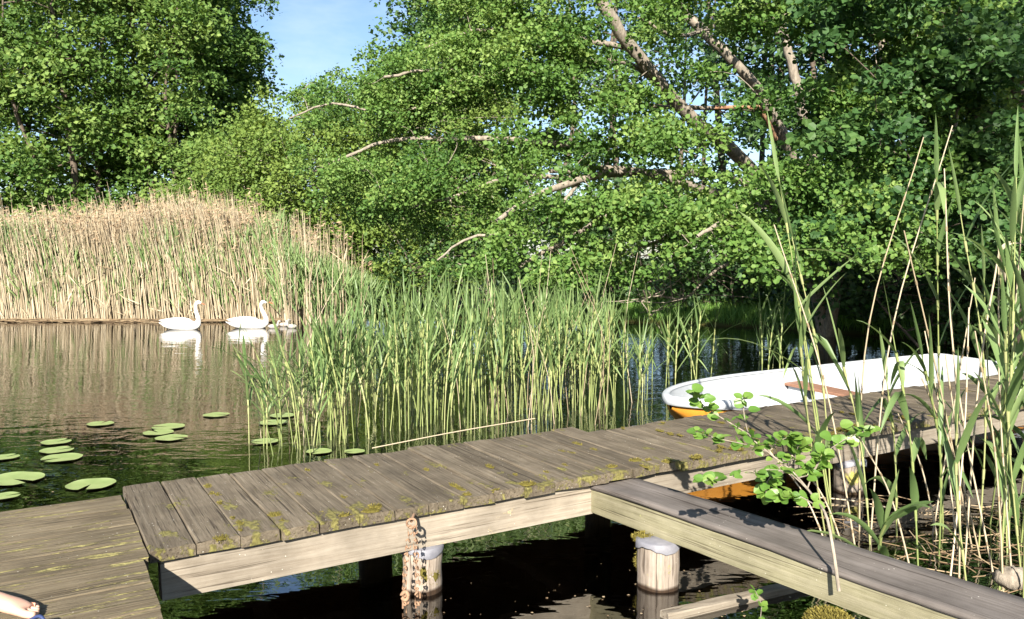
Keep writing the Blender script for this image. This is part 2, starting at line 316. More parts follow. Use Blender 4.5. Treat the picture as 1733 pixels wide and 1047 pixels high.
def ground():
    xs = np.unique(np.concatenate([np.linspace(-900, -60, 12), np.arange(-60, 45, .7), np.linspace(45, 900, 12)]))
    ys = np.unique(np.concatenate([np.linspace(-300, -14, 8), np.arange(-14, 50, .7), np.linspace(50, 1500, 14)]))
    X, Y = np.meshgrid(xs, ys, indexing='ij'); s = land(X, Y)
    Z = np.where(s > 0, .12+.30*(1-np.exp(-np.maximum(s, 0)/3)), np.maximum(-.75, .12+s*.45))
    Z += .05*np.sin(X*1.9+Y*.7)*np.cos(Y*1.4)+RS.randn(*X.shape)*.015
    m, k = X.shape; i, j = np.meshgrid(np.arange(m-1), np.arange(k-1), indexing='ij')
    g = Geo(); g.add(np.stack([X, Y, Z], -1).reshape(-1, 3), np.stack([i*k+j, (i+1)*k+j, (i+1)*k+j+1, i*k+j+1], -1).reshape(-1, 4))
    tag(g.build('ground', M['ground']), kind='structure')
    g = Geo(); g.add([(-70, -70, 0), (14.5, -70, 0), (14.5, 33, 0), (-70, 33, 0)], [(0, 1, 2, 3)]); tag(g.build('water', M['water']), kind='structure')
ground()

# ------------------------------------------------------------------ jetty
ANG = R(31); ux = np.array((math.cos(ANG), math.sin(ANG), 0)); vx = np.array((-math.sin(ANG), math.cos(ANG), 0))
J0 = np.array((-1.486, 3.207, 0.))
def J(s, v, z=0): return J0+ux*s+vx*v+np.array((0, 0, z))
def board(g, x0, x1, y0, y1, z0, z1, along='y', mat=0, jit=.004, bev=.006, seg=10, rnd=None, endjit=0.0, tilt=0., curl=0.):
    """one worn board with rounded, slightly uneven edges"""
    if rnd is None: rnd = RS.rand()
    L0, L1, W0, W1 = (y0, y1, x0, x1) if along == 'y' else (x0, x1, y0, y1)
    ls = np.linspace(L0, L1, seg+1)
    prof = [(W0, z0), (W0, z1-bev), (W0+bev, z1), (W0*.67+W1*.33, z1), (W0*.33+W1*.67, z1), (W1-bev, z1), (W1, z1-bev), (W1, z0)]
    V = []; n = len(prof); e = RS.randn(2)*endjit
    wob0 = np.cumsum(RS.randn(seg+1))*jit*.14; wob1 = np.cumsum(RS.randn(seg+1))*jit*.14
    for i, l in enumerate(ls):
        ll = l+(e[0] if i == 0 else e[1] if i == seg else 0)
        for k, (w_, z) in enumerate(prof):
            a = (w_-W0)/(W1-W0); ww = w_+wob0[i]*(1-a)+wob1[i]*a+RS.randn()*jit*.2
            zz = z+(RS.randn()*jit*.3 if z > z0+1e-6 else 0)+tilt*(a-.5)+curl*(2*a-1)**2
            lw = ll+(RS.randn()*jit if i in (0, seg) else 0)
            V.append((ww, lw, zz) if along == 'y' else (lw, ww, zz))
    Fc = []
    for i in range(seg):
        for k in range(n):
            a, b = i*n+k, i*n+(k+1) % n; c, d = (i+1)*n+(k+1) % n, (i+1)*n+k
            Fc.append((a, b, c, d) if along == 'y' else (d, c, b, a))
    g.add(V, Fc, mat, False, rnd)
    cap = [(0, 1, 2, 3), (0, 3, 4, 7), (4, 5, 6, 7)]; o = seg*n
    c0 = [tuple(reversed(f)) for f in cap]; c1 = [tuple(i+o for i in f) for f in cap]
    if along != 'y': c0, c1 = cap, [tuple(reversed(f)) for f in c1]
    base = g.n-len(V)
    g.parts.append((np.array(c0+c1)+base, mat, False, np.full(6, rnd)))
def moss_blob(g, c, r, n, hgt=.012):
    """a lumpy cushion made of a displaced core and many short leaflets"""
    c = np.array(c); r = np.array(r); a = 14; b = 9; V = []
    for i in range(b+1):
        ph = math.pi*i/b
        for j in range(a):
            th = 2*math.pi*j/a; d = np.array((math.sin(ph)*math.cos(th), math.sin(ph)*math.sin(th), math.cos(ph)))
            V.append(c+d*r*(.92+.12*math.sin(5*th+3*ph)*math.sin(4*ph)))
    g.add(V, [(i*a+j, (i+1)*a+j, (i+1)*a+(j+1) % a, i*a+(j+1) % a) for i in range(b) for j in range(a)], 0, True, .3)
    d = norm(RS.randn(n, 3)); d[:, 2] = abs(d[:, 2])*np.where(RS.rand(n) < .75, 1, -1); pos = c+d*r*(.93+.1*RS.rand(n, 1))
    leaves(g, pos, d+RS.randn(n, 3)*.5, RS.randn(n, 3), hgt*(.6+RS.rand(n)), 'willow', 0)
ZD = .46
def jetty():
    t = empty('jetty', J(0, 0), ANG); tag(t, 'weathered grey plank jetty with yellow moss running from the left up past the boat', 'jetty')
    g = Geo(); s = .006; i = 0; nails = []
    while s < 8.6:
        w_ = .172+RS.rand()*.02
        far = 1.08 if s < 2.9 else .98
        near = .0 if s < 2.4 else (.0 if s < 2.75 else -.01)
        dz = .0018*RS.randn()-(.012 if s > 2.75 else 0)
        board(g, s, s+w_-.002-RS.rand()*.004, near+RS.randn()*.004, far+RS.randn()*.015, ZD-.052+dz, ZD+dz, 'y', endjit=.003, bev=.006, jit=.004, tilt=RS.randn()*.002, curl=.002*RS.rand())
        for vv in (.06, .95): nails += [(s+w_*.28+RS.randn()*.006, vv+RS.randn()*.006, ZD+dz+.0015), (s+w_*.72+RS.randn()*.006, vv+RS.randn()*.006, ZD+dz+.0015)]
        s += w_+.002; i += 1
    for x_, y_, z_ in nails:
        a_ = np.arange(8)*math.pi/4; g.add(np.stack([x_+.0042*np.cos(a_), y_+.0042*np.sin(a_), np.full(8, z_)], -1), [tuple(range(8))], 1, False)
    g.build('deck', [M['deck'], M['shade_post']], t)
    def bm(x0, x1, y0, y1, z0, z1, mat, seg=20):
        g = Geo(); board(g, x0, x1, y0, y1, z0, z1, 'x', jit=.0025, bev=.004, seg=seg, rnd=RS.rand()); return g.build('beam', mat, t)
    bm(0.05, 2.285, .028, .088, .235, ZD-.056, M['beam'])
    b = bm(2.62, 8.6, .05, .11, .235, ZD-.072, M['beam'], 40); b['label'] = 'fresher warm brown beam beyond the side walkway'
    bm(0.05, 8.6, .92, .97, .25, ZD-.072, M['beam'], 40)
    # cross pieces hidden below the deck
    for s_ in (.62, 2.15, 4.6, 7.0): 
        g = Geo(); board(g, s_, s_+.08, .115, .915, .25, ZD-.075, 'y', jit=.002); g.build('crossbeam', M['shade_post'], t)
    return t
def post(parent, name, x, y, ztop, r, mat, cap=True, capr=1.1, label=None, zbot=-.75, moss=False, tiltx=0):
    g = Geo(); zs = np.array([zbot, -.3, -.02, .0, .05, .12, ztop-.03, ztop]); n = 22
    th = np.arange(n)/n*2*math.pi; wob = 1+.035*np.sin(2*th+RS.rand()*6)+.02*np.sin(5*th+RS.rand()*6)
    V = []
    for k, z in enumerate(zs):
        rr = r*(1.0+.02*RS.randn())*(.96 if k == len(zs)-1 else 1)
        for a, wb in zip(th, wob): V.append((x+rr*wb*math.cos(a)+tiltx*z, y+rr*wb*math.sin(a), z))
    Fc = [(k*n+j, k*n+(j+1) % n, (k+1)*n+(j+1) % n, (k+1)*n+j) for k in range(len(zs)-1) for j in range(n)]
    V.append((x+tiltx*ztop, y, ztop)); g.add(V, Fc, 0, True, RS.rand())
    g.parts.append((np.array([((len(zs)-1)*n+j, (len(zs)-1)*n+(j+1) % n, len(V)-1) for j in range(n)])+g.n-len(V), 0, False, np.zeros(n)))
    p = g.build(name, mat, parent)
    if label: p['label'] = label
    if cap:
        g = Geo(); V = []; n2 = 28; th = np.arange(n2)/n2*2*math.pi
        drop = .016+.014*np.sin(3*th+x*5)+.008*RS.rand(n2)
        for a, d in zip(th, drop): V.append((x+r*capr*math.cos(a), y+r*capr*math.sin(a), ztop-.004-d))
        for a in th: V.append((x+r*capr*1.0*math.cos(a), y+r*capr*math.sin(a), ztop+.008))
        for a in th: V.append((x+r*capr*.93*math.cos(a), y+r*capr*.93*math.sin(a), ztop+.013))
        V.append((x, y, ztop+.014))
        Fc = [(k*n2+j, k*n2+(j+1) % n2, (k+1)*n2+(j+1) % n2, (k+1)*n2+j) for k in range(2) for j in range(n2)]
        g.add(V, Fc, 0, True); g.parts.append((np.array([(2*n2+j, 2*n2+(j+1) % n2, 3*n2) for j in range(n2)]), 0, True, np.zeros(n2)))
        g.build('cap', M['cap'], p)
    return p
jt = jetty()
# posts of the jetty (in the jetty's own frame)
def loc(px, py, z=0, back=.1):
    p = G(px, py, z)-J0; return float(p@ux), float(p@vx)+back
s1, v1 = loc(738, 1015); p1 = post(jt, 'post', s1, .10, .222, .100, M['post'], label='pale round post with a moss patch behind the rusty chain')
g = Geo(); moss_blob(g, (s1+.005, .012, .085), (.046, .013, .042), 260, .007); moss_blob(g, (s1-.03, .012, .12), (.022, .010, .03), 90, .007); g.build('moss', M['moss'], p1)
s3, v3 = loc(1500, 848); post(jt, 'post', s3, .09, .222, .105, M['post'], label='pale round post farther right with reed shadows')
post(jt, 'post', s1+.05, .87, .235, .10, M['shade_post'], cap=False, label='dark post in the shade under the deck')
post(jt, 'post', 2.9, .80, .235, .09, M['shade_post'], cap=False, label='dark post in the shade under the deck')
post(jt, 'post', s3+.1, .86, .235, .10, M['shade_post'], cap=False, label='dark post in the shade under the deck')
post(jt, 'post', 7.3, .10, .222, .105, M['post'], label='pale post hidden behind the reeds on the right')

def platform():
    t = empty('platform', J(0, 0), ANG); tag(t, 'sun-bleached board platform in the lower left corner with streaks of yellow lichen', 'platform')
    g = Geo(); y = .93
    k = 0
    while y > -3.2:
        w_ = .235+RS.rand()*.03
        board(g, -3.6, -.004+RS.randn()*.005+(-.02 if y < .0 else 0), y-w_+.0012, y, ZD-.045, ZD+.002+RS.randn()*.0006, 'x', jit=.002, bev=.003, seg=26, rnd=.42+.16*RS.rand()); y -= w_
    g.build('deck', M['platform'], t)
    for yy in (.80, -.9, -2.8):
        g = Geo(); board(g, -3.6, -.12, yy-.06, yy, .25, ZD-.05, 'x', jit=.002, seg=14); g.build('beam', M['beam'], t)
    for xx, yy in ((-.3, -.9), (-.35, .72), (-3.0, .72), (-3.0, -.9), (-.3, -2.8), (-3.0, -2.8)):
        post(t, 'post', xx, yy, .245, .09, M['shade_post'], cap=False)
platform()

# narrow side walkway towards the lower right
W0_ = np.array((.452, 4.385, 0.)); wd = norm(np.array((.590, -.807, 0.))); WANG = math.atan2(wd[1], wd[0])
def walkway():
    t = empty('plank_walkway', W0_, WANG); tag(t, 'narrow walkway with one grey plank on a yellowed beam leading to the lower right', 'walkway')
    Lw = 4.6
    g = Geo(); xs = np.linspace(-.12, Lw, 60); V = []
    prof = [(-.012, -.024), (-.016, -.006), (-.006, .003), (.05, -.003), (.14, -.006), (.23, -.003), (.29, .004), (.296, -.004), (.296, -.026)]
    for x in xs:
        wv = .010*math.sin(x*1.1+.5)+.004*math.sin(x*4.3)
        sag = .008*math.sin(x*2.6)+.003*math.sin(x*7)
        for k, (y, z) in enumerate(prof):
            V.append((x, y+(wv if k < 3 else wv*.3)+RS.randn()*.0008, .398+z+(sag if k < 4 else sag*.3)+RS.randn()*.0005))
    n = len(prof); Fc = [(i*n+k, (i+1)*n+k, (i+1)*n+(k+1) % n, i*n+(k+1) % n) for i in range(59) for k in range(n)]
    g.add(V, [f[::-1] for f in Fc], 0, True, .5)
    g.parts.append((np.array([(0, 1, 2, 3), (0, 3, 5, 8), (3, 4, 5, 5-2), (5, 6, 7, 8)][:2]+[(5, 6, 7, 8)]), 0, False, np.zeros(3)))
    g.build('plank', M['side_top'], t)
    g = Geo(); board(g, -.02, Lw, .0, .055, .245, .371, 'x', jit=.002, bev=.003, seg=34, rnd=.4); g.build('beam', M['side_beam'], t)
    g = Geo(); board(g, .2, Lw, .235, .285, .26, .371, 'x', jit=.002, bev=.003, seg=20, rnd=.6); g.build('beam', M['side_beam'], t)
    def wl(px, py, z=0):
        p = G(px, py, z)-W0_; return float(p@wd), float(p@np.array((-wd[1], wd[0], 0)))
    q_ = G(1113, 1003); q_ = q_+norm(q_)*.10; x = float((q_-W0_)@wd); y = float((q_-W0_)@np.array((-wd[1], wd[0], 0)))
    pm = post(t, 'post', x, y, .232, .102, M['post'], label='pale round post with yellow moss on its left side', capr=1.12)
    post(t, 'post', x-.16, y+.19, .232, .075, M['post'], cap=False, label='second pale post just behind its neighbour')
    # moss on the first post
    g = Geo(); moss_blob(g, (x-.095, y-.01, .17), (.02, .045, .08), 500); moss_blob(g, (x-.07, y-.04, .235), (.05, .05, .018), 300); moss_blob(g, (x-.085, y-.055, .10), (.018, .022, .035), 160); g.build('moss', M['moss'], pm)
    mx_ = 1.52
    p4 = post(t, 'post', mx_+.02, -.02, .175, .10, M['shade_post'], cap=True, label='low post in front of the beam with a thick mound of moss')
    g = Geo(); moss_blob(g, (mx_-.03, -.055, .165), (.11, .085, .075), 3600); moss_blob(g, (mx_-.04, -.075, .07), (.085, .065, .10), 2200); g.build('moss', M['moss'], p4)
    post(t, 'post', 2.9, .14, .24, .1, M['post'])
    return t
walkway()

# moss tufts growing along the board ends and seams of the jetty
def tufts():
    g = Geo()
    spots = [(.03+RS.rand()*5.6) for _ in range(26)]
    for s in spots:
        v = abs(RS.randn())*.07+.004; r = .010+RS.rand()*.02
        moss_blob(g, (s, v, ZD+.001), (r*1.5, r*1.1, .007+RS.rand()*.006), int(60+r*4200), .009)
    for _ in range(50):
        k = random.randint(1, 30); s = .02+k*.186+RS.randn()*.01; v = RS.rand()*.95; r = .006+RS.rand()*.012
        moss_blob(g, (s, v, ZD-.002), (r, r*2.6, .006), int(50+r*2500), .007)
    o = g.build('moss', M['moss'], jt); o['kind'] = 'stuff'
tufts()

# rusty chain on the jetty beam
def chain():
    a0 = P(697, 884, 3.70)
    t = empty('chain', a0); tag(t, 'rusty iron chain hanging from a staple on the beam beside the pale post', 'chain')
    g = Geo(); pts = [(.0+.022*math.cos(a), -.012+.004*math.sin(2*a), .022*math.sin(a)) for a in np.linspace(0, 2*math.pi, 17)]
    V, Fc = tube(pts, .006, 7); g.add(V, Fc); V, Fc = tube([(0, .08, .012), (0, -.02, .012)], .007, 7); g.add(V, Fc); g.build('staple', M['rust'], t)
    lg = Geo(); L_ = .044; pts = []
    for a in np.linspace(0, 2*math.pi, 21): 
        c_, s_ = math.cos(a), math.sin(a); pts.append((.0095*c_, 0, .0095*s_+(L_/2-.0095)*(1 if s_ > 0 else -1 if s_ < 0 else 0)))
    V, Fc = tube(pts, .0034, 6); lg.add(V, Fc); me = lg.mesh('link', M['rust'])
    for strand, (x0, n, sw) in enumerate([(-.006, 14, -.03), (.014, 15, .012)]):
        z = -.03; x = x0
        for k in range(n):
            o = bpy.data.objects.new('link', me); C.objects.link(o); o.parent = t
            x = x0+sw*math.sin(k/n*2.4)+RS.randn()*.001
            sc = 1.0 if k < 10 else 1.45
            o.location = (x, -.016-.004*(k % 2), z); o.rotation_euler = (RS.randn()*.08, RS.randn()*.12, (k % 2)*math.pi/2+.5+RS.randn()*.15); o.scale = (sc, sc, sc)
            z -= .033*sc
    g = Geo(); moss_blob(g, (0, 0, 0), (.022, .016, .024), 0, .001) if False else None
    pts = [(-.032+.014*math.cos(a), -.02, -.345+.02*math.sin(a)) for a in np.linspace(0, 2*math.pi, 15)]
    V, Fc = tube(pts, .009, 8); g = Geo(); g.add(V, Fc); g.build('shackle', M['rust'], t)
chain()

# ------------------------------------------------------------------ boat
def boat():
    bow = np.array((1.34, 6.80, -.145)); ang = R(34)
    t = empty('rowing_boat', bow, ang); tag(t, 'white inside rowing boat with an orange hull moored behind the jetty', 'boat')
    t.rotation_euler = (R(2.6), 0, ang)
    L_ = 5.3; ns = 40; nc = 16
    def hw(u): return .66*(1-(1-min(u/.42, 1))**2.3)**.62*(1-.16*max(0, (u-.6)/.4)**2)
    def zg(u): return .55+.07*(1-u)**3+.0*u*u
    def zk(u): return -.08+.60*max(0, 1-u/.22)**1.6
    us = np.linspace(0, 1, ns)**1.5
    def shell(inset, name, mat, flip):
        V = []
        for u in us:
            x = u*L_; h = max(hw(u), .02)-inset*min(1, hw(u)/.2); z1 = zg(u)-(.0 if not flip else .004); z0 = min(zk(u)+inset*1.2, z1-.03)
            h = max(h, .004); x += inset*(1-u)**4-inset*1.4*u**8
            for k in range(nc+1):
                a = math.pi*k/nc; c_ = math.cos(a); s_ = math.sin(a)
                y = h*math.copysign(abs(c_)**.55, c_); z = z1-(z1-z0)*s_**.8
                V.append((x, y, z))
        m = nc+1; Fc = [(i*m+k, i*m+k+1, (i+1)*m+k+1, (i+1)*m+k) for i in range(ns-1) for k in range(nc)]
        if flip: Fc = [f[::-1] for f in Fc]
        g = Geo(); g.add(V, Fc, 0, True)
        # transom
        o = (ns-1)*m; c = len(V); 
        g.parts.append((np.array([(o+k, o+k+1, o+nc-k-1, o+nc-k) for k in range(nc//2)]), 0, False, np.zeros(nc//2)))
        return g.build(name, mat, t)
    shell(0, 'hull', M['hull'], False); inn = shell(.022, 'inner_shell', M['boat_in'], True)
    # rolled white gunwale, all round
    path = [(u*L_, hw(u)-.004, zg(u)) for u in us[::-1]]+[(u*L_, -hw(u)+.004, zg(u)) for u in us[1:]]
    path = np.array(path); path[:, 2] -= .006
    pr = [(-.026, .002), (-.022, .018), (0, .022), (.03, .018), (.042, .0), (.040, -.052), (.030, -.056), (.0, -.01)]
    tg = norm(np.gradient(path, axis=0)); out_ = np.cross(tg, np.array((0, 0, 1.))); out_ = norm(out_)*-1
    # outward must point away from the centre line
    mid = np.array((L_*.5, 0, 0)); 
    sgn = np.sign(np.sum(out_*(path-mid), axis=1)); out_ *= sgn[:, None]
    V = np.concatenate([[p+o*a+np.array((0, 0, b)) for a, b in pr] for p, o in zip(path, out_)]); k = len(pr)
    g = Geo(); g.add(V, [(i*k+j, i*k+(j+1) % k, (i+1)*k+(j+1) % k, (i+1)*k+j) for i in range(len(path)-1) for j in range(k)], 0, True); g.build('gunwale', M['boat_in'], t)
    # transom top
    g = Geo(); board(g, L_-.03, L_+.03, -hw(1), hw(1), zg(1)-.03, zg(1)+.018, 'y', jit=0); g.build('transom', M['boat_in'], t)
    # thwarts
    for xs_, zz, mat, nm in ((2.35, .43, M['seat'], 'seat'),):
        g = Geo(); h = hw(xs_/L_)-.03; board(g, xs_, xs_+.27, -h, h, zz-.028, zz, 'y', jit=.001); o = g.build(nm, mat, t); o['label'] = 'reddish brown plank seat across the middle'
        g = Geo(); board(g, xs_+.04, xs_+.23, -h+.02, -h+.22, .12, zz-.03, 'y', jit=0); g.build('seat_support', M['boat_in'], t)
        g = Geo(); board(g, xs_+.04, xs_+.23, h-.22, h-.02, .12, zz-.03, 'y', jit=0); g.build('seat_support', M['boat_in'], t)
    for xr in (1.1, 1.75, 3.2, 3.85):
        h = hw(xr/L_)-.021; z1 = zg(xr/L_)-.03; z0 = zk(xr/L_)+.03; pth = [(xr, h*math.copysign(abs(math.cos(a))**.55, math.cos(a)), z1-(z1-z0)*math.sin(a)**.8) for a in np.linspace(.12, math.pi-.12, 22)]
        V, Fc = tube(pth, .013, 6); g = Geo(); g.add(V, Fc); g.build('rib', M['boat_in'], t)
    g = Geo(); board(g, 1.0, 4.2, -.22, .22, -.03, -.005, 'x', jit=.0); g.build('floorboard', M['seat'], t)
    g = Geo(); board(g, 4.1, 5.2, -.50, .55, .02, .36, 'y', jit=0, bev=.04); g.build('stern_seat', M['boat_in'], t)
boat()

# ------------------------------------------------------------------ swans
def sweep(stations, n=20):
    """stations: (x, z, half width, half height, pitch) -> continuous skin"""
    V = []
    for (x, z, rw, rh, pt) in stations:
        for j in range(n):
            a = 2*math.pi*j/n; c_, s_ = math.cos(a), math.sin(a)
            V.append((x-math.sin(pt)*s_*rh, rw*c_, z+math.cos(pt)*s_*rh))
    Fc = [(i*n+j, i*n+(j+1) % n, (i+1)*n+(j+1) % n, (i+1)*n+j) for i in range(len(stations)-1) for j in range(n)]
    return np.array(V), Fc
def interp(st, m):
    st = np.array(st, float); return smoothpath(st, m)
def swan(loc_, rz, label, neck=0.):
    t = empty('swan', loc_, rz); tag(t, label, 'swan', 'swans swimming before the far reeds')
    st = [(-.56, .155, .008, .004, 0), (-.50, .13, .045, .02, 0), (-.40, .11, .115, .07, 0), (-.25, .105, .165, .12, 0), (-.05, .10, .185, .145, 0), (.15, .09, .165, .14, .1), (.28, .09, .12, .115, .35),
          (.36, .13, .075, .085, .8), (.385, .21, .047, .055, 1.35), (.365, .31, .044, .048, 1.75), (.335, .42, .040, .041, 1.75), (.325, .52, .038, .038, 1.45), (.345, .595, .038, .040, .95), (.39, .630, .040, .043, .2), (.435, .622, .027, .029, -.25), (.462, .612, .016, .018, -.3)]
    if neck: st = [(a_+neck*max(0, z_-.2)**1.3, z_-abs(neck)*.12*max(0, z_-.2), b_, c_, d_-neck*.3*(z_ > .2)) for a_, z_, b_, c_, d_ in st]
    V, Fc = sweep(interp(st, 64), 22); g = Geo(); g.add(V, Fc, 0, True); b = g.build('body', M['swan'], t)
    g = Geo(); V, Fc = sweep(interp([(.452, .616, .015, .017, -.3), (.48, .604, .013, .012, -.35), (.515, .588, .013, .007, -.35), (.545, .577, .006, .003, -.35)], 12), 12); g.add(V, Fc); g.build('beak', M['beak'], t)
    for s_ in (-1, 1):
        g = Geo(); V, Fc = sweep([(.425, .632, .006, .006, 0), (.433, .632, .006, .006, 0)], 8); V[:, 1] += s_*.026; g.add(V, Fc)
        V, Fc = sweep([(.442, .621, .004, .005, 0), (.462, .618, .012, .010, 0), (.470, .612, .008, .006, 0)], 8); V[:, 1] += s_*.008; g.add(V, Fc); g.build('eye_mask', M['black'], t)
        g = Geo(); sw = interp([(-.50, .215, .004, .004, 0), (-.42, .205, .02, .03, .1), (-.28, .19, .04, .07, 0), (-.08, .175, .055, .095, -.05), (.10, .155, .05, .085, -.1), (.20, .13, .02, .045, -.1)], 26)
        V, Fc = sweep(sw, 16); V[:, 1] += s_*.115; V[:, 1] *= 1.0; g.add(V, Fc); g.build('wing', M['swan'], t)
swan(tuple(G(309, 557)), R(-3), 'white swan swimming in front, its neck upright, clear of the reeds')
swan(tuple(G(423, 555)+np.array((0, 0, 0))), R(4), 'white swan behind a bent reed leaf, next to the grey cygnets', -.22)
def cygnet(p, rz, label):
    t = empty('cygnet', p, rz); tag(t, label, 'cygnet', 'cygnets beside the second swan')
    st = [(-.13, .05, .01, .008, 0), (-.08, .04, .055, .045, 0), (0, .04, .07, .06, 0), (.06, .045, .055, .05, .2), (.095, .075, .035, .035, .9), (.105, .115, .024, .026, 1.4), (.115, .15, .026, .028, .7), (.14, .162, .024, .025, 0), (.165, .158, .012, .014, -.2)]
    V, Fc = sweep(interp(st, 34), 14); g = Geo(); g.add(V, Fc, 0, True); g.build('body', M['down'], t)
    V, Fc = sweep([(.16, .157, .010, .010, 0), (.185, .150, .007, .005, 0), (.20, .147, .003, .002, 0)], 8); g = Geo(); g.add(V, Fc); g.build('beak', M['black'], t)
cygnet(tuple(G(463, 555)), R(10), 'small grey cygnet closest to the swan')
cygnet(tuple(G(481, 552)), R(-12), 'small grey cygnet in the middle of the three')
cygnet(tuple(G(494, 555)), R(170), 'small grey cygnet at the edge of the green reeds facing back')

# ------------------------------------------------------------------ water lilies
def pad(px, py, wpx, label):
    p = G(px, py); dist = math.hypot(p[0], p[1]); r = wpx/F*dist*.46
    g = Geo(); n = 30; notch = RS.rand()*6; V = [(0, 0, .004)]
    for ring, rr in ((0, .5), (1, .93), (2, 1.0)):
        for j in range(n):
            f = j/(n-1); a = notch+.16+f*(2*math.pi-.32); w_ = 1+.02*math.sin(a*4+notch)
            V.append((r*rr*w_*math.cos(a), r*rr*w_*.93*math.sin(a), .006+(.004*abs(math.sin(a*2.5+notch)) if ring == 2 else .001)*r*6))
    g.add(V, [(1+(k+1)*n+j, 1+(k+1)*n+j+1, 1+k*n+j+1, 1+k*n+j) for k in range(2) for j in range(n-1)], 0, True)
    g.parts.append((np.array([(0, 1+j, 2+j) for j in range(n-1)]), 0, True, np.zeros(n-1)))
    o = g.build('lily_pad', M['pad'], None); o.location = (p[0], p[1], .004)
    tag(o, label, 'lily pad', 'lily pads floating on the pond')
for a in [(170, 718, 42, 'small lily pad alone, midway between the swans and the left pair of clusters'),
          (95, 749, 45, 'farthest lily pad in the cluster of three at the left'),
          (96, 763, 50, 'middle lily pad in the cluster of three at the left'),
          (105, 776, 62, 'nearest and widest lily pad in the cluster of three at the left'),
          (285, 723, 54, 'farthest and yellowest lily pad of the trio at the centre of the pond'),
          (268, 733, 50, 'left lily pad of the trio at the centre of the pond'),
          (290, 742, 52, 'nearest lily pad of the trio at the centre of the pond'),
          (366, 703, 44, 'lone lily pad farthest from the jetty, below the second swan'),
          (154, 821, 76, 'large lily pad alone just beyond the platform edge'),
          (22, 812, 88, 'large lily pad at the left picture edge, widest there'),
          (8, 775, 42, 'lily pad cut by the left picture edge, farthest of three there'),
          (8, 841, 44, 'lily pad cut by the left picture edge, nearest the platform'),
          (478, 704, 44, 'lily pad behind the leaning reeds, farthest of three there'),
          (462, 716, 50, 'lily pad behind the leaning reeds, middle of three there'),
          (448, 748, 48, 'dull green lily pad by the feet of the leaning reeds'),
          (540, 765, 46, 'lily pad half hidden among the reed stems by the jetty'),
          (600, 765, 38, 'lily pad touching the jetty edge right of the reed stems')]: pad(*a)

# ------------------------------------------------------------------ reeds
def blade(g, base, d0, length, width, droop, n=7, mat=0, twist=0., rnd=.5, bend=None):
    """one strap leaf: V-folded ribbon that tapers to a point"""
    p = np.array(base, float); d = norm(np.array(d0, float)); pts = [p.copy()]; dirs = [d.copy()]
    for i in range(n):
        d = norm(d+np.array((0, 0, -droop/n))*(.4+1.6*i/n))
        if bend is not None and i == bend: d = norm(d+np.array((d[0]*.6, d[1]*.6, -1.6)))
        p = p+d*length/n; pts.append(p.copy()); dirs.append(d.copy())
    side = np.cross(dirs[0], (0, 0, 1)); side = norm(side+RS.randn(3)*.12); V = []
    for i, (q, dd) in enumerate(zip(pts, dirs)):
        f = i/n; wv = width*(.35+.65*min(1, f/.22))*(1-f**2.2)**.8 if f < 1 else 0
        s_ = norm(side-dd*np.dot(side, dd)); up = np.cross(s_, dd); c_, s2 = math.cos(twist*f), math.sin(twist*f); sv = s_*c_+up*s2
        fo = np.cross(sv, dd)*wv*.18
        V += [q-sv*wv*.5+fo, q, q+sv*wv*.5+fo]
    Fc = []
    for i in range(n):
        for k in (0, 1): Fc.append((i*3+k, i*3+k+1, (i+1)*3+k+1, (i+1)*3+k))
    g.add(V, Fc, mat, True, rnd)
def reed_geo(path, r0, r1, nleaf, leaflen, leafw, start=.35, rnd=None, dirbias=None, droop=(.4, 1.3), sides=5, tipleaf=True, breaks=.15, spread=.55):
    gs, gl = Geo(), Geo(); rnd = RS.rand() if rnd is None else rnd
    path = np.array(path); n = len(path); V, Fc = tube(path, np.linspace(r0, r1, n), sides); gs.add(V, Fc, 0, True, rnd)
    L = np.linalg.norm(path[-1]-path[0]); a0 = RS.rand()*6
    for k in range(nleaf):
        f = start+(1-start)*(k+.3)/max(nleaf, 1); x = f*(n-1); i = min(int(x), n-2); q = path[i]+(path[i+1]-path[i])*(x-i); tg = norm(path[i+1]-path[i])
        a = a0+k*math.pi+RS.randn()*.5; out_ = np.array((math.cos(a), math.sin(a)*.8, 0))
        if dirbias is not None: out_ = norm(out_+np.array(dirbias))
        blade(gl, q, tg*(1.15)+out_*(spread+.2*RS.randn()), leaflen*(.7+.5*RS.rand())*(1-.25*abs(f-.6)), leafw*(.75+.4*RS.rand()), droop[0]+(droop[1]-droop[0])*RS.rand()*(1.3-f), twist=RS.randn()*.8, rnd=RS.rand(), bend=(3 if RS.rand() < breaks else None))
        # leaf sheath around the stem
        V, Fc = tube([q-tg*.05, q+tg*.01], [r0*1.25, r0*1.5], sides); gs.add(V, Fc, 0, True, min(1, rnd+.25))
    if tipleaf: blade(gl, path[-1]-norm(path[-1]-path[-2])*.02, path[-1]-path[-2], leaflen*.75, leafw*.6, .1, rnd=RS.rand())
    return gs, gl
protos = []
for k in range(12):
    hgt = .85+.06*RS.randn(); lean = RS.randn(2)*.06
    path = [(lean[0]*f*f*hgt*1.4, lean[1]*f*f*hgt, -.35*(1-f)**6+f*hgt) for f in np.linspace(0, 1, 9)]; path[0] = (0, 0, -.3)
    gs, gl = reed_geo(path, .0052, .0026, random.choice([5, 6, 6, 7]), .40, .021, start=.42, droop=(.1, .9), breaks=.10)
    protos.append((gs.mesh('stem', M['reed_stem']), gl.mesh('leaves', M['reed_leaf'])))
def plant_reed(p, scale, rz, tilt, label, group, first=None):
    ms, ml = random.choice(protos); t = empty('reed', p, 0); t.rotation_euler = (tilt[0], tilt[1], rz); t.scale = (scale[0], scale[0], scale[1]); tag(t, label, 'reed', group)
    for nm, me in (('stem', ms), ('leaves', ml)):
        o = bpy.data.objects.new(nm, me); C.objects.link(o); o.parent = t
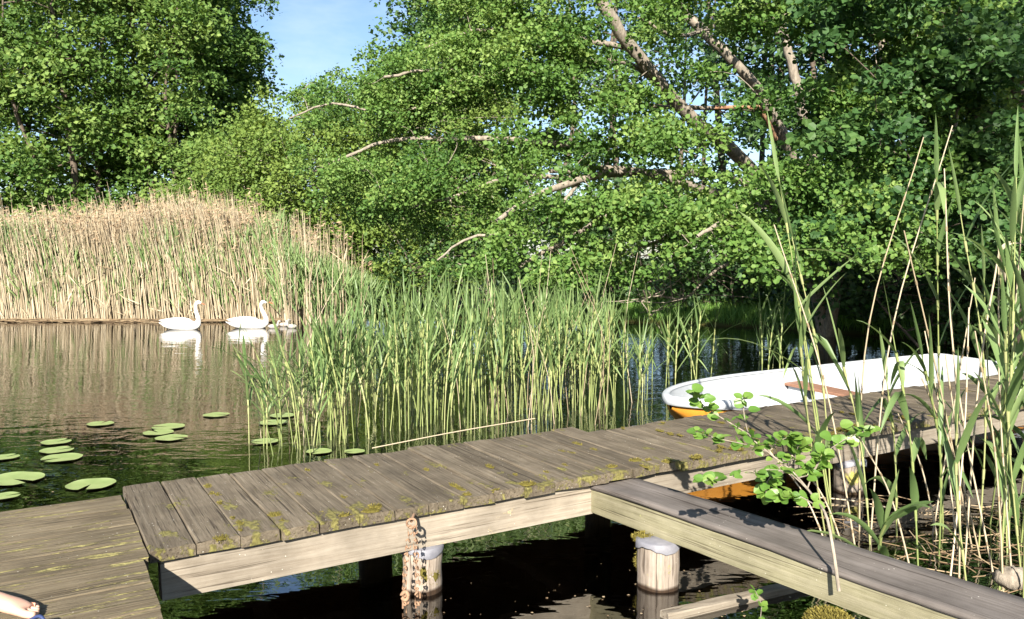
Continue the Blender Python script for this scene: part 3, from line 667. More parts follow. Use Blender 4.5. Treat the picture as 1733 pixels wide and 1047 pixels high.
def top_of(x, y, pxt):  # height that reaches picture row pxt at depth y
    return P(866, pxt, y)[2]
cnt = 0; GR1 = 'green reeds of the dense stand beyond the jetty'
clumps = [(G(px, py)[:2], w_) for px, py, w_ in [(505, 740, .7), (545, 742, .9), (590, 735, 1.), (640, 712, .8), (700, 722, 1.2), (745, 700, 1.), (812, 722, 1.2), (850, 690, .8), (900, 702, 1.1), (945, 705, 1.1), (990, 690, 1.2), (1040, 688, .7), (1075, 675, .35), (930, 665, .9), (770, 668, .9), (670, 675, .7), (1000, 652, .6), (860, 650, .8)]]
cw = np.array([c[1] for c in clumps]); cw /= cw.sum()
def deck_v(p): return float((np.array((p[0], p[1], 0))-J0)@vx)
while cnt < 272:
    c = clumps[RS.choice(len(clumps), p=cw)][0]; q = np.array((c[0]+RS.randn()*.17, c[1]+RS.randn()*.24))
    if deck_v(q) < 1.18: continue
    d = q[1]; px = 866.5+F*q[0]/d; 
    topy = np.interp(px, [480, 560, 640, 700, 860, 980, 1060, 1110], [560, 505, 480, 470, 465, 475, 500, 560])+abs(RS.randn())*38-6
    hh = max(.5, top_of(0, d, topy))*.93
    plant_reed((q[0], q[1], 0), (1.05+.2*RS.rand(), hh/.95*(.92)), RS.rand()*6.28, (RS.randn()*.05, -.02+RS.randn()*.07), 'slender green reed in the dense stand directly beyond the jetty deck', GR1)
    cnt += 1
for k in range(34):
    c = clumps[RS.randint(len(clumps))][0]; q = np.array((c[0]+RS.randn()*.3-.1, c[1]+RS.randn()*.3))
    if deck_v(q) < 1.2: continue
    t = empty('reed', (q[0], q[1], 0)); tag(t, 'thin tan dead stalk among the green reeds beyond the jetty', 'reed', 'dead stalks inside the green stand')
    g = Geo(); h_ = 1.0+.9*RS.rand(); V, Fc = tube(smoothpath([(0, 0, -.2), (RS.randn()*.06, 0, h_*.5), (RS.randn()*.22, RS.randn()*.1, h_)], 7), np.linspace(.004, .002, 7), 5); g.add(V, Fc, 0, True, RS.rand()); g.build('stem', M['dry'], t)
# loose reeds leaning out to the left of the stand
for px, py, topx, topy in [(470, 770, 395, 585), (478, 745, 430, 590), (500, 752, 455, 600), (512, 760, 470, 570), (530, 770, 480, 600), (440, 690, 436, 640)]:
    p = G(px, py); tip = P(topx, topy, p[1]-.1); t = empty('reed', p); tag(t, 'green reed leaning left over the open water beside the lily pads', 'reed', 'reeds leaning left at the edge of the stand')
    path = smoothpath([np.zeros(3)+(0, 0, -.2), (tip-p)*.5+np.array((.03, 0, .02)), tip-p], 10)
    gs, gl = reed_geo(path, .005, .003, 4, .36, .022, .5, dirbias=(-.4, 0, 0)); gs.build('stem', M['reed_stem'], t); gl.build('leaves', M['reed_leaf'], t)
# sparse reeds in the dark water behind the boat
for k in range(17):
    px = random.choice([1100, 1110, 1130, 1180, 1190, 1200, 1245, 1262, 1290, 1310, 1330, 1120, 1170])+RS.randn()*12; y = 8.2+RS.rand()*3.5
    p = P(px, 600, y); p[2] = 0; bt = np.array((p[0]-1.22, p[1]-6.68)); 
    if abs(-bt[0]*math.sin(R(34))+bt[1]*math.cos(R(34))) < .95: p[1] += 1.3; p[0] *= (p[1])/(p[1]-1.3)
    topy = 480+RS.rand()*70; plant_reed(tuple(p), (1.1+.3*RS.rand(), top_of(0, p[1], topy)*.95), RS.rand()*6.28, (RS.randn()*.05, RS.randn()*.08), 'single green reed standing in the dark water behind the boat', 'sparse reeds behind the boat')

# tall reeds on the right, between jetty and side walkway
RG = 'tall green reeds standing on the right'
def tall(px0, py0, px1, py1, y1, kind, nleaf=6, ll=.5, lw=.028, bow=0., label=None, r0=.0055, start=.35, bias=None, mid=None):
    p = G(px0, py0); tip = P(px1, py1, y1); v = tip-p
    t = empty('reed', p); ms = v*.5+np.array((bow, 0, .02))
    path = smoothpath([np.array((0, 0, -.25)), ms, v], 14)
    if kind == 'dry':
        tag(t, label or 'bare tan reed stalk without leaves among the tall reeds on the right', 'reed', None if label else 'bare dry stalks on the right')
        g = Geo(); V, Fc = tube(path, np.linspace(r0, r0*.55, 14), 6); rr = RS.rand()*.6+.4; g.add(V, Fc, 0, True, rr)
        for f in (2, 5, 7, 9, 11):
            V, Fc = tube([path[f]-norm(path[f+1]-path[f])*.012, path[f]+norm(path[f+1]-path[f])*.012], r0*1.12, 6); g.add(V, Fc, 0, True, .0)
        g.build('stem', M['dry'], t)
    else:
        tag(t, label or 'tall green leafy reed on the right between the jetty and the walkway', 'reed', None if label else RG)
        gs, gl = reed_geo(path, r0, r0*.5, nleaf, ll, lw, start, dirbias=bias, sides=6); gs.build('stem', M['reed_stem'], t); gl.build('leaves', M['reed_leaf'], t)
    return t
# bare stalks
for a in [(1470, 905, 1612, 212, 4.3, 'dry', 'tallest bare tan stalk, rising above every other reed', -.10), (1455, 900, 1563, 232, 4.6, 'dry', 'bare tan stalk curving right, second tallest of the bare ones', -.14),
          (1700, 975, 1598, 285, 4.2, 'dry', None, -.10), (1640, 830, 1600, 340, 4.5, 'dry', None, -.03), (1660, 920, 1530, 390, 4.0, 'dry', None, -.02),
          (1462, 930, 1310, 380, 4.2, 'dry', 'bare tan stalk leaning left in front of the alder trunk', .03), (1690, 900, 1733, 330, 4.1, 'dry', None, .0),
          (1570, 900, 1650, 470, 4.4, 'dry', None, .02), (1600, 1000, 1640, 520, 3.9, 'dry', None, .03), (1720, 960, 1690, 420, 4.0, 'dry', None, -.04),
          (1560, 960, 1455, 740, 3.8, 'dry', None, 0), (1440, 960, 1300, 760, 4.3, 'dry', None, 0), (1460, 950, 1340, 770, 4.4, 'dry', None, 0), (1680, 950, 1560, 640, 4.2, 'dry', None, 0), (1630, 930, 1565, 560, 4.4, 'dry', None, 0),
          (1625, 985, 1600, 600, 3.9, 'dry', None, .03), (1705, 1000, 1650, 560, 3.8, 'dry', None, .02), (1600, 900, 1520, 700, 4.5, 'dry', None, .0)]:
    tall(*a[:6], label=a[6], bow=a[7])
# leafy ones
for a in [(1412, 900, 1340, 400, 4.5, 'broad-leaved green reed before the left half of the boat'), (1425, 905, 1318, 300, 4.6, None), (1408, 898, 1352, 560, 4.4, None), (1480, 920, 1420, 590, 4.5, None),
          (1560, 960, 1510, 560, 4.2, None), (1600, 890, 1585, 300, 4.3, None), (1655, 930, 1625, 360, 4.3, None), 
          (1690, 1000, 1720, 300, 3.9, None), (1710, 900, 1690, 420, 4.4, None), (1725, 920, 1733, 350, 4.2, None), (1700, 860, 1665, 470, 4.8, None), 
          (1740, 980, 1700, 560, 3.8, None), (1735, 1010, 1745, 480, 3.6, None), (1590, 940, 1560, 600, 4.1, None), (1550, 1000, 1500, 880, 3.7, None), (1690, 830, 1700, 560, 5.0, None),
          (1720, 850, 1722, 600, 4.6, None), (1760, 900, 1760, 380, 4.0, None), (1780, 960, 1700, 450, 3.9, None), (1650, 1000, 1620, 700, 3.8, None), (1520, 905, 1500, 640, 4.6, None)]:
    tall(a[0], a[1], a[2], a[3], a[4], 'green', label=a[5], bow=RS.randn()*.05, nleaf=random.choice([4, 5, 6]), ll=.42+.2*RS.rand(), lw=.030+.020*RS.rand(), start=.25)
tall(1590, 930, 1350, 430, 3.9, 'green', bow=-.02, nleaf=3, ll=.7, lw=.04, start=.5, bias=(-.3, 0, 0)) if False else None
for k in range(5):
    bx = 1670+RS.rand()*120; tall(bx, 840+RS.rand()*150, bx+RS.randn()*35, 380+RS.rand()*200, 3.8+RS.rand()*1.1, 'green', bow=RS.randn()*.06, nleaf=random.choice([5, 6]), ll=.45+.2*RS.rand(), lw=.036+.022*RS.rand(), start=.2)
def broad():
    b_ = G(1420, 905); t = empty('reed', b_); tag(t, 'reed with broad pale green blades crossing in front of the middle of the boat', 'reed')
    tip = P(1345, 470, 4.4)-b_; pth = smoothpath([(0, 0, -.2), tip*.5+np.array((-.02, 0, 0)), tip], 12); g = Geo(); V, Fc = tube(pth, np.linspace(.006, .004, 12), 6); g.add(V, Fc, 0, True, .6); g.build('stem', M['reed_stem'], t)
    g = Geo()
    for q, d, L, w_, dr in [((1345, 470), (-.02, 0, 1), .30, .045, .0), ((1352, 520), (.75, 0, .75), .42, .04, .1), ((1340, 425), (.8, .05, .12), .55, .038, 1.1), ((1375, 640), (-.9, 0, .75), .7, .03, .9), ((1360, 560), (.5, 0, .9), .4, .03, .4)]:
        blade(g, P(q[0], q[1], 4.42)-b_, d, L, w_, dr, n=9, rnd=.8)
    g.build('leaves', M['reed_leaf'], t)
broad()
# bowed stalk with a withered leaf tip
def withered():
    p = P(1640, 700, 4.2); q = P(1690, 430, 4.2); t = empty('reed', (p[0], p[1], 0)); tag(t, 'dry reed with a bleached curled leaf at its top, at the right', 'reed')
    g = Geo(); V, Fc = tube(smoothpath([(0, 0, -.2), (q-np.array((p[0], p[1], 0)))*.6+np.array((-.03, 0, 0)), q-np.array((p[0], p[1], 0))], 10), .005, 6); g.add(V, Fc, 0, True, .7); g.build('stem', M['dry'], t)
    g = Geo(); qq = q-np.array((p[0], p[1], 0))
    for k in range(6): blade(g, qq, (.3+RS.randn()*.15, RS.randn()*.2, -.2-.3*k/6+.9*(k < 2)), .12+.06*RS.rand(), .02, 2.2, rnd=.9)
    g.build('leaves', M['dry'], t)
withered()

# far reed bed: thousands of stems, one mass
def reedbed():
    gd, gg, gp = Geo(), Geo(), Geo()
    def outline(px): return np.interp(px, [-200, 0, 60, 150, 250, 330, 400, 450, 520, 560, 600, 640], [362, 366, 368, 360, 352, 340, 340, 356, 372, 388, 405, 430])
    n = 7500
    for k in range(n):
        px = -260+RS.rand()*(700+min(190, abs(RS.randn())*90)); y = 20.9+RS.rand()**1.5*2.9-(px > 480)*RS.rand()*1.4
        p = P(px, 540, y); p[2] = -.05
        top = outline(px)+8+RS.randn()*15-14*(RS.rand() < .06); z = P(px, top, y)[2]*(1-.28*(RS.rand() < .35)*RS.rand())
        ln = -.20+RS.randn()*.09 if px < 500 else -.05+RS.randn()*.10
        tip = p+np.array((ln*z*.55, RS.randn()*.12, z)); mid = p+np.array((ln*z*.2, 0, z*.5))
        r = .0075+.004*RS.rand(); rn = RS.rand()
        pa = np.array([p, mid, tip]); V, Fc = tube(pa, [r, r*.85, r*.35], 3); gd.add(V, Fc, 0, True, rn)
        if RS.rand() < .2:
            m = 6; pos = tip-np.array((ln*.2, 0, 1))*np.linspace(0, .28, m)[:, None]; dr = np.stack([-.5+RS.randn(m)*.5, RS.randn(m)*.5, np.full(m, -.25)+RS.randn(m)*.5], -1)
            leaves(gp, pos, dr, RS.randn(m, 3), .09+.07*RS.rand(m), 'willow', 0, np.clip(rn*.6+RS.rand(m)*.4, 0, 1))
    m = 55000; px = -260+RS.rand(m)*890; y = 20.9+RS.rand(m)*2.8-(px > 470)*RS.rand(m)*1.2
    base = np.array([P(a, 540, b) for a, b in zip(px, y)]); cl = .5+.5*np.sin(base[:, 0]*1.3)*np.sin(base[:, 0]*.53+1)
    hh = (.2+RS.rand(m)*(1.3+1.0*cl)); base[:, 2] = hh; base[:, 2] = np.where(px > 480, np.minimum(hh, np.interp(px, [480, 640], [1.6, .4])), hh)
    keep = RS.rand(m) < (.45+.55*cl); base = base[keep]; k = len(base)
    leaves(gg, base, np.stack([RS.randn(k)*.35-.1, RS.randn(k)*.3, np.full(k, 1.)], -1), np.stack([RS.randn(k)*.6, -np.ones(k), RS.randn(k)*.3], -1), .40+.4*RS.rand(k), 'strap', 0)
    # straw-coloured withered leaves and broken stems low down
    m = 1800; px = -260+RS.rand(m)*880; y = 20.7+RS.rand(m)*2.2; base = np.array([P(a, 540, b) for a, b in zip(px, y)]); base[:, 2] = RS.rand(m)**1.6*1.5
    leaves(gd, base, np.stack([RS.randn(m)*.5, RS.randn(m)*.3, np.abs(RS.randn(m))], -1), np.stack([RS.randn(m)*.6, -np.ones(m), RS.randn(m)*.3], -1), .2+.5*RS.rand(m), 'strap', 0)
    t = empty('reed_bed', (-10, 21, 0)); tag(t, 'wide bed of tan and green reeds along the far shore behind the swans', 'reed bed', kind='stuff')
    for g, nm, mt in ((gd, 'dry_stems', 'dry'), (gg, 'green_leaves', 'reed_leaf'), (gp, 'plumes', 'plume')):
        o = g.build(nm, M[mt], None); o.parent = t; o.matrix_parent_inverse = Matrix.Translation((10, -21, 0)); o['kind'] = 'stuff'
    # fallen straw floating along the waterline
    g = Geo()
    for k in range(700):
        px = -200+RS.rand()*720; y = 20.5+RS.rand()*.5+abs(RS.randn())*.1; p = P(px, 540, y); p[2] = .012+RS.rand()*.05; a = RS.randn()*.22; L = .2+RS.rand()*.9
        V, Fc = tube([p, p+np.array((math.cos(a)*L, math.sin(a)*L*.6, RS.randn()*.03))], .007, 3); g.add(V, Fc, 0, True, RS.rand())
    tag(g.build('floating_straw', M['litter']), 'fallen brown straw floating along the foot of the far reed bed', 'straw', kind='stuff')
reedbed()
# taller dry stems where the far bed meets the green stand
def litter():
    g = Geo()
    for k in range(60):
        p = G(1390+RS.rand()*360, 850+RS.rand()*170); p[2] = .006+RS.rand()*.03; a = RS.rand()*6.28; L = .1+RS.rand()*.45
        q = p+np.array((math.cos(a)*L, math.sin(a)*L, RS.randn()*.03)); 
        if (q-W0_)@np.array((-wd[1], wd[0], 0)) < .33 or (p-W0_)@np.array((-wd[1], wd[0], 0)) < .33: continue
        V, Fc = tube([p, (p+q)/2+RS.randn(3)*.01, q], .0032, 4); g.add(V, Fc, 0, True, RS.rand())
    tag(g.build('dead_reed_litter', M['litter']), 'tangle of dead brown reed pieces lying in the water at the lower right', 'reed litter', kind='stuff')
    # one long fallen stalk across the stand behind the jetty
    for (a, b, lab) in [((630, 758), (905, 708), 'long tan reed stalk fallen against the green stand beyond the jetty'), ((1385, 845), (1500, 858), 'thin straw stalk floating by the farther pale post')]:
        p, q = G(*a), G(*b); p[2] = .42 if a[0] == 630 else .015; p = P(a[0], a[1], 6.5) if a[0] == 630 else p; q = P(b[0], b[1], 7.6) if a[0] == 630 else q
        g = Geo(); V, Fc = tube(smoothpath([p, (p+q)/2+np.array((0, 0, .01)), q], 8), .0055, 5); g.add(V, Fc, 0, True, .8); tag(g.build('fallen_stalk', M['dry'], None, origin=p), lab, 'stalk')
litter()
# low plank lying in the water under the side walkway, and driftwood
def lowwood():
    a = G(1140, 1045, .0); b = G(1400, 985, .0); d = b-a; t = empty('sunken_plank', a, math.atan2(d[1], d[0])); tag(t, 'old beam lying half under water beneath the side walkway', 'beam')
    g = Geo(); board(g, -.05, float(np.linalg.norm(d)), -.03, .035, -.05, .035, 'x', jit=.004, seg=16, rnd=.2); g.build('timber', M['beam'], t)
    p = G(1716, 985, .05); g = Geo(); moss_blob(g, (0, 0, .02), (.10, .07, .06), 0) 
    o = g.build('driftwood', M['bark']); o.location = p; tag(o, 'rough brown stump end sticking up at the lower right picture edge', 'driftwood')
lowwood()
def flecks():
    g = Geo(); n = 900; px = RS.rand(n)*1700; py = 600+RS.rand(n)**.8*460; c = np.array([G(a, b_, .0035) for a, b_ in zip(px, py)]); c = c[[0 < deck_v(q)-1.15 or deck_v(q) < -.15 for q in c]]
    m = len(c); c[:, :2] += RS.randn(m, 2)*.1; leaves(g, c, np.stack([RS.randn(m), RS.randn(m), np.zeros(m)], -1), np.stack([RS.randn(m)*.05, RS.randn(m)*.05, np.ones(m)], -1), .006+.014*RS.rand(m)**3, 'diamond')
    tag(g.build('floating_flecks', M['litter']), 'tiny leaf and pollen flecks floating on the pond', 'flecks', kind='stuff')
flecks()

# ------------------------------------------------------------------ sapling on the mossy post
def sapling():
    b = P(1420, 1000, 3.11); t = empty('alder_sapling', b); tag(t, 'alder sapling with round ribbed leaves growing out of the mossy post', 'sapling')
    def Q(px, py, y): return P(px, py, y)-b
    g = Geo()
    paths = {'main': [(1420, 1000, 3.11), (1410, 930, 3.16), (1398, 872, 3.24), (1375, 838, 3.40), (1340, 797, 3.48), (1300, 765, 3.55), (1268, 735, 3.6), (1258, 690, 3.62), (1262, 672, 3.62)]}
    br = [[(1370, 832, 3.40), (1335, 800, 3.38), (1290, 795, 3.36), (1240, 806, 3.34), (1195, 812, 3.32)],
          [(1325, 785, 3.5), (1300, 812, 3.46), (1296, 836, 3.44)],
          [(1300, 765, 3.55), (1262, 752, 3.5), (1215, 742, 3.48), (1180, 732, 3.46)],
          [(1268, 735, 3.6), (1235, 715, 3.65), (1195, 690, 3.7), (1180, 668, 3.72)],
          [(1366, 828, 3.42), (1380, 790, 3.5), (1402, 762, 3.55), (1440, 738, 3.6), (1470, 728, 3.62)],
          [(1335, 795, 3.48), (1345, 770, 3.5), (1352, 752, 3.5)],
          [(1352, 808, 3.46), (1375, 800, 3.5), (1392, 772, 3.5)],
          [(1393, 862, 3.34), (1345, 836, 3.34), (1318, 838, 3.32)],
          [(1300, 765, 3.55), (1322, 745, 3.52), (1340, 738, 3.5)]]
    mp_ = smoothpath([Q(*q) for q in paths['main']], 28); V, Fc = tube(mp_, np.linspace(.0075, .0018, 28), 7); g.add(V, Fc)
    bp = []
    for q in br:
        pp = smoothpath([Q(*x) for x in q], 10); bp.append(pp); V, Fc = tube(pp, np.linspace(.0034, .0013, 10), 5); g.add(V, Fc)
    g.build('stem', M['bark'], t)
    gl = Geo()
    def rleaf(p, d, nrm_, size):
        """round ribbed leaf with wavy edge"""
        d = norm(d); nrm_ = norm(nrm_-d*np.dot(nrm_, d)); s_ = np.cross(d, nrm_); nu, nv = 9, 8; V = []
        for i in range(nu):
            u = i/(nu-1); ww = .46*(math.sin(math.pi*min(1, (u**.8)*.93+.05)))**.6
            if i == nu-1: ww = .1
            for j in range(nv+1):
                v = (j/nv-.5)*2; rib = .010*math.cos((u-abs(v)*.25)*math.pi*2*6)*(1 if abs(v) > .05 else 0)
                z = .16*abs(v)*ww*1.2+rib-.12*u*u
                V.append(p+size*(u*d+s_*v*ww+nrm_*z))
        m = nv+1; gl.add(V, [(i*m+j, (i+1)*m+j, (i+1)*m+j+1, i*m+j+1) for i in range(nu-1) for j in range(nv)], 0, True, RS.rand())
    for pp in bp+[mp_[14:]]:
        n = len(pp)
        for k in range(2, n, 1 if n < 12 else 2):
            for _ in range(4 if k < n-2 else 7):
                a = RS.rand()*6.28; d = norm(pp[k]-pp[k-1])*.4+np.array((math.cos(a), math.sin(a), .25*RS.randn())); st = pp[k]; 
                pet = st+norm(d)*.014; rleaf(pet, d, np.array((0, -.45, .8))+RS.randn(3)*.35, .028+.024*RS.rand())
    for px, py in [(1430, 715), (1452, 722), (1478, 727), (1440, 742), (1462, 745), (1415, 735), (1180, 655), (1200, 672), (1250, 680), (1275, 690)]:
        a = RS.rand()*6.28; rleaf(Q(px-8, py+4, 3.6), np.array((math.cos(a), math.sin(a)*.4, .2)), np.array((0, -.7, .7))+RS.randn(3)*.2, .048+.018*RS.rand())
    gl.build('leaves', M['alder_sap'], t)
    # little shoots at the base
M['alder_sap'] = leafmat('sapling_leaf', [(.09, .19, .03), (.13, .24, .04), (.19, .29, .06)], .38, .3, .4)
sapling()
def shoot():
    b = P(1285, 1000, 3.45); b[2] = .1; t = empty('shoot', b); tag(t, 'tiny leafy shoot hanging under the side walkway beside the fallen beam', 'shoot')
    g = Geo(); pts = smoothpath([(0, 0, -.1), (.01, 0, .03), (-.02, 0, .10)], 8); V, Fc = tube(pts, .002, 4); g.add(V, Fc); g.build('stem', M['bark'], t)
    g = Geo(); pos = pts[RS.randint(2, 8, 14)]; leaves(g, pos, RS.randn(14, 3), np.array((0, -.6, .7))+RS.randn(14, 3)*.3, .035, 'alder'); g.build('leaves', M['alder_sap'], t)
shoot()

# ------------------------------------------------------------------ trees
def limb(g, path, r0, r1, sides=7, n=12, mat=0):
    p = smoothpath(path, n); p[1:-1] += RS.randn(n-2, 3)*min(r0*.25, .008+r0*.04); V, Fc = tube(p, np.linspace(r0, r1, n), sides); g.add(V, Fc, mat, True); return p
def nearest(pts, c): i = np.argmin(np.sum((pts-c)**2, 1)); return pts[i]
def attach(g, skel, cens, r=.02, sides=4):
    """boughs grow out to every clump, new ones branching off those already there"""
    d0 = [np.min(np.linalg.norm(skel-c, axis=1)) for c in cens]; pts = skel
    for i in np.argsort(d0):
        c = cens[i]; w_ = np.linalg.norm((pts-c)*np.array((1, 1, 1.3)), axis=1)+np.maximum(0, pts[:, 2]-c[2])*.6; s = pts[np.argmin(w_)]
        L = np.linalg.norm(c-s)
        if L < .12: continue
        mid = s*.45+c*.55+np.array((0, 0, .08*L))+RS.randn(3)*.07*L; rr = min(r*1.5, r*(.4+.35*L)); p = limb(g, [s, mid, c], rr, rr*.35, sides, 7)
        pts = np.vstack([pts, p[2:]])
def tree(base, height, crown_r, z0, label, group=None, leaf='far', lsize=.17, nclump=110, per=230, trunks=1, lean=(0, 0), bark='bark', squash=1., name='tree', pr=(.55, 1.05), cat='tree', thick=.5, kind='diamond'):
    base = np.array(base, float); t = empty(name, base); tag(t, label, cat, group)
    gt, gb, gc = Geo(), Geo(), Geo(); sk = []
    if nclump < 40: gb = gt      # sparse trees keep their limbs on the trunk
    for k in range(trunks):
        o = np.array((RS.randn()*.5*(k > 0), RS.randn()*.4*(k > 0), 0)); tp = np.array((lean[0]+RS.randn()*.5+o[0]*3, lean[1]+RS.randn()*.4+o[1]*2, height*(.9+.1*RS.rand())))
        r = height*.014*(1 if k == 0 else .75)
        p = limb(gt, [o+np.array((0, 0, -.3)), o+tp*.3+RS.randn(3)*.15, tp*.65+RS.randn(3)*.25, tp], r, r*.15, 9, 18); sk.append(p[int(18*z0/height*.8):])
    main = np.concatenate(sk)
    cens = []; zz = np.linspace(z0, height, nclump)+RS.randn(nclump)*.3
    for z in zz:
        f = (z-z0)/(height-z0); f = min(max(f, 0), 1); rr = crown_r*(.62+.75*f-1.05*f*f*f if f < 1 else .2)*squash; rr = max(rr, .5)
        a = RS.rand()*6.28; q = math.sqrt(.12+.88*RS.rand())*rr; ctr = main[np.argmin(abs(main[:, 2]-z))]
        cens.append((ctr[0]*.8+math.cos(a)*q, ctr[1]*.8+math.sin(a)*q, z+.15*q*RS.randn()))
    cens = np.array(cens)
    low = np.array([c-np.array((0, 0, .3*np.hypot(c[0]-main[0, 0], c[1]-main[0, 1]))) for c in cens])
    for c, l in zip(cens, low):
        s = main[np.argmin(abs(main[:, 2]-l[2]))]; L = np.linalg.norm(c-s); limb(gb, [s, (s+c)/2+np.array((0, 0, .08*L)), c], .008+.006*L*height/12, .005, 4, 6)
    rad = pr[0]+(pr[1]-pr[0])*RS.rand(len(cens)); pads(gc, cens, rad, thick, (per*(rad/.8)**2).astype(int), lsize, kind)
    gt.build('trunk', M[bark], t); gc.build('crown', M[leaf], t)
    if gb is not gt: gb.build('branches', M[bark], t)
    return t
LG = 'tall trees behind the reed bed'
for i, (px, y, h, cr, z0, lb) in enumerate([
    (-70, 31, 15, 3.9, 2.2, 'tall tree cut by the left picture edge behind the reeds'),
    (45, 33, 14.2, 3.3, 2.4, 'leftmost tall tree fully behind the reed bed, with yellow green leaves'),
    (125, 30, 13.2, 3.2, 2.8, 'tall tree with a bare brown trunk showing low down, left behind the reed bed'),
    (205, 34, 14.2, 3.3, 2.3, 'tall tree in the middle of the group behind the reed bed'),
    (265, 31, 12.8, 2.8, 2.8, 'tall tree behind the reeds straight above the first swan'),
    (335, 33, 13.3, 2.9, 2.6, 'tall dark green tree next to the last one before the open sky'),
    (385, 35, 13.6, 1.9, 3.0, 'rightmost tall tree of the left group, beside the open sky')]):
    b = P(px, 430, y); tree((b[0], b[1], .3), h, cr, z0, lb, LG, nclump=108, per=230, lsize=.165, trunks=2 if i % 2 else 3, lean=(RS.randn()*.4, 0), bark='dbark')
BG = 'leafy bushes between the tall trees and the alder'
for i, (px, y, h, cr, lb) in enumerate([(335, 26.5, 3.6, 1.6, 'low bush behind the tan reed plumes, leftmost of the bushes'), (425, 26, 5.3, 1.9, 'rounded bush under the open sky behind the reeds'), (500, 25, 5.2, 1.8, 'mid green bush right of the rounded one, behind the reed bed end'), (575, 24.3, 5.6, 1.9, 'bush with upright shoots next to the overhanging alder boughs'), (655, 24, 6.0, 2.0, 'darker bush behind the overhanging alder boughs'), (750, 23.5, 5.5, 2.0, 'dark bush deepest in the shade at the middle of the picture')]):
    b = P(px, 430, y); tree((b[0], b[1], .3), h, cr, .5, lb, BG, leaf='bush', nclump=100, per=420, lsize=.10, trunks=3, name='bush', cat='bush', pr=(.4, .75), thick=.8)
# wood behind the alder
WG = 'trees of the shady wood behind the alder'
for i, (px, y, h, cr, lb) in enumerate([(785, 28, 12, 1.7, 'leftmost tree of the shady wood, its trunk top above the alder boughs'), (835, 29, 12.5, 2.6, 'second tree of the shady wood from the left'), (930, 26, 10.5, 2.6, 'shorter tree of the shady wood behind the middle boughs'),
    (1040, 30, 12.8, 2.7, 'tree of the shady wood behind the leaning alder stem'), (1150, 26, 10, 2.4, 'tree of the shady wood behind the low horizontal boughs'), (1230, 29, 14, 3.0, 'tree of the shady wood between the two leaning stems'),
    (1330, 24, 13, 3.0, 'tree of the shady wood straight behind the alder base'), (1440, 22, 13, 3.0, 'dark tree behind the alder, right of its base'), (1540, 20, 12, 3.0, 'dark tree above the grassy bank'),
    (1650, 22, 13, 3.2, 'dark tree behind the right trunks'), (1760, 19, 12, 3.2, 'dark tree at the right picture edge'), (1900, 17, 12, 3.2, 'dark tree beyond the right picture edge')]):
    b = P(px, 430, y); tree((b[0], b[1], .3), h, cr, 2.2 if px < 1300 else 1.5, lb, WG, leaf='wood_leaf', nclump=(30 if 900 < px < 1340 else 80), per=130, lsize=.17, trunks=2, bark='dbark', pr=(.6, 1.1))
UG = 'undergrowth bushes on the shaded bank'
for i, (px, y, h, cr, lb) in enumerate([(820, 22.5, 2.8, 1.7, 'low bush on the shaded bank, leftmost of the undergrowth'), (930, 22, 2.6, 1.6, 'low bush on the shaded bank behind the dense green stand'), (1040, 22.5, 2.8, 1.7, 'low bush on the shaded bank right of the green stand'), (1150, 21.5, 2.6, 1.6, 'low bush on the shaded bank behind the dead twigs'), (1250, 21, 2.8, 1.6, 'low bush on the shaded bank left of the alder base'), (1345, 20.5, 2.8, 1.6, 'low bush just behind the alder base'), (1500, 17.5, 2.4, 1.3, 'bush right of the alder base above the grass'), (1580, 15.5, 2.6, 1.3, 'bush above the grassy bank behind the boat'), (1670, 14.6, 2.6, 1.4, 'bush behind the tall reeds at the right')]):
    b = P(px, 430, y); tree((b[0], b[1], .2), h, cr, .3, lb, UG, leaf='wood_leaf', nclump=42, per=200, lsize=.13, trunks=3, name='bush', cat='bush', pr=(.4, .7), bark='dbark', thick=.8)

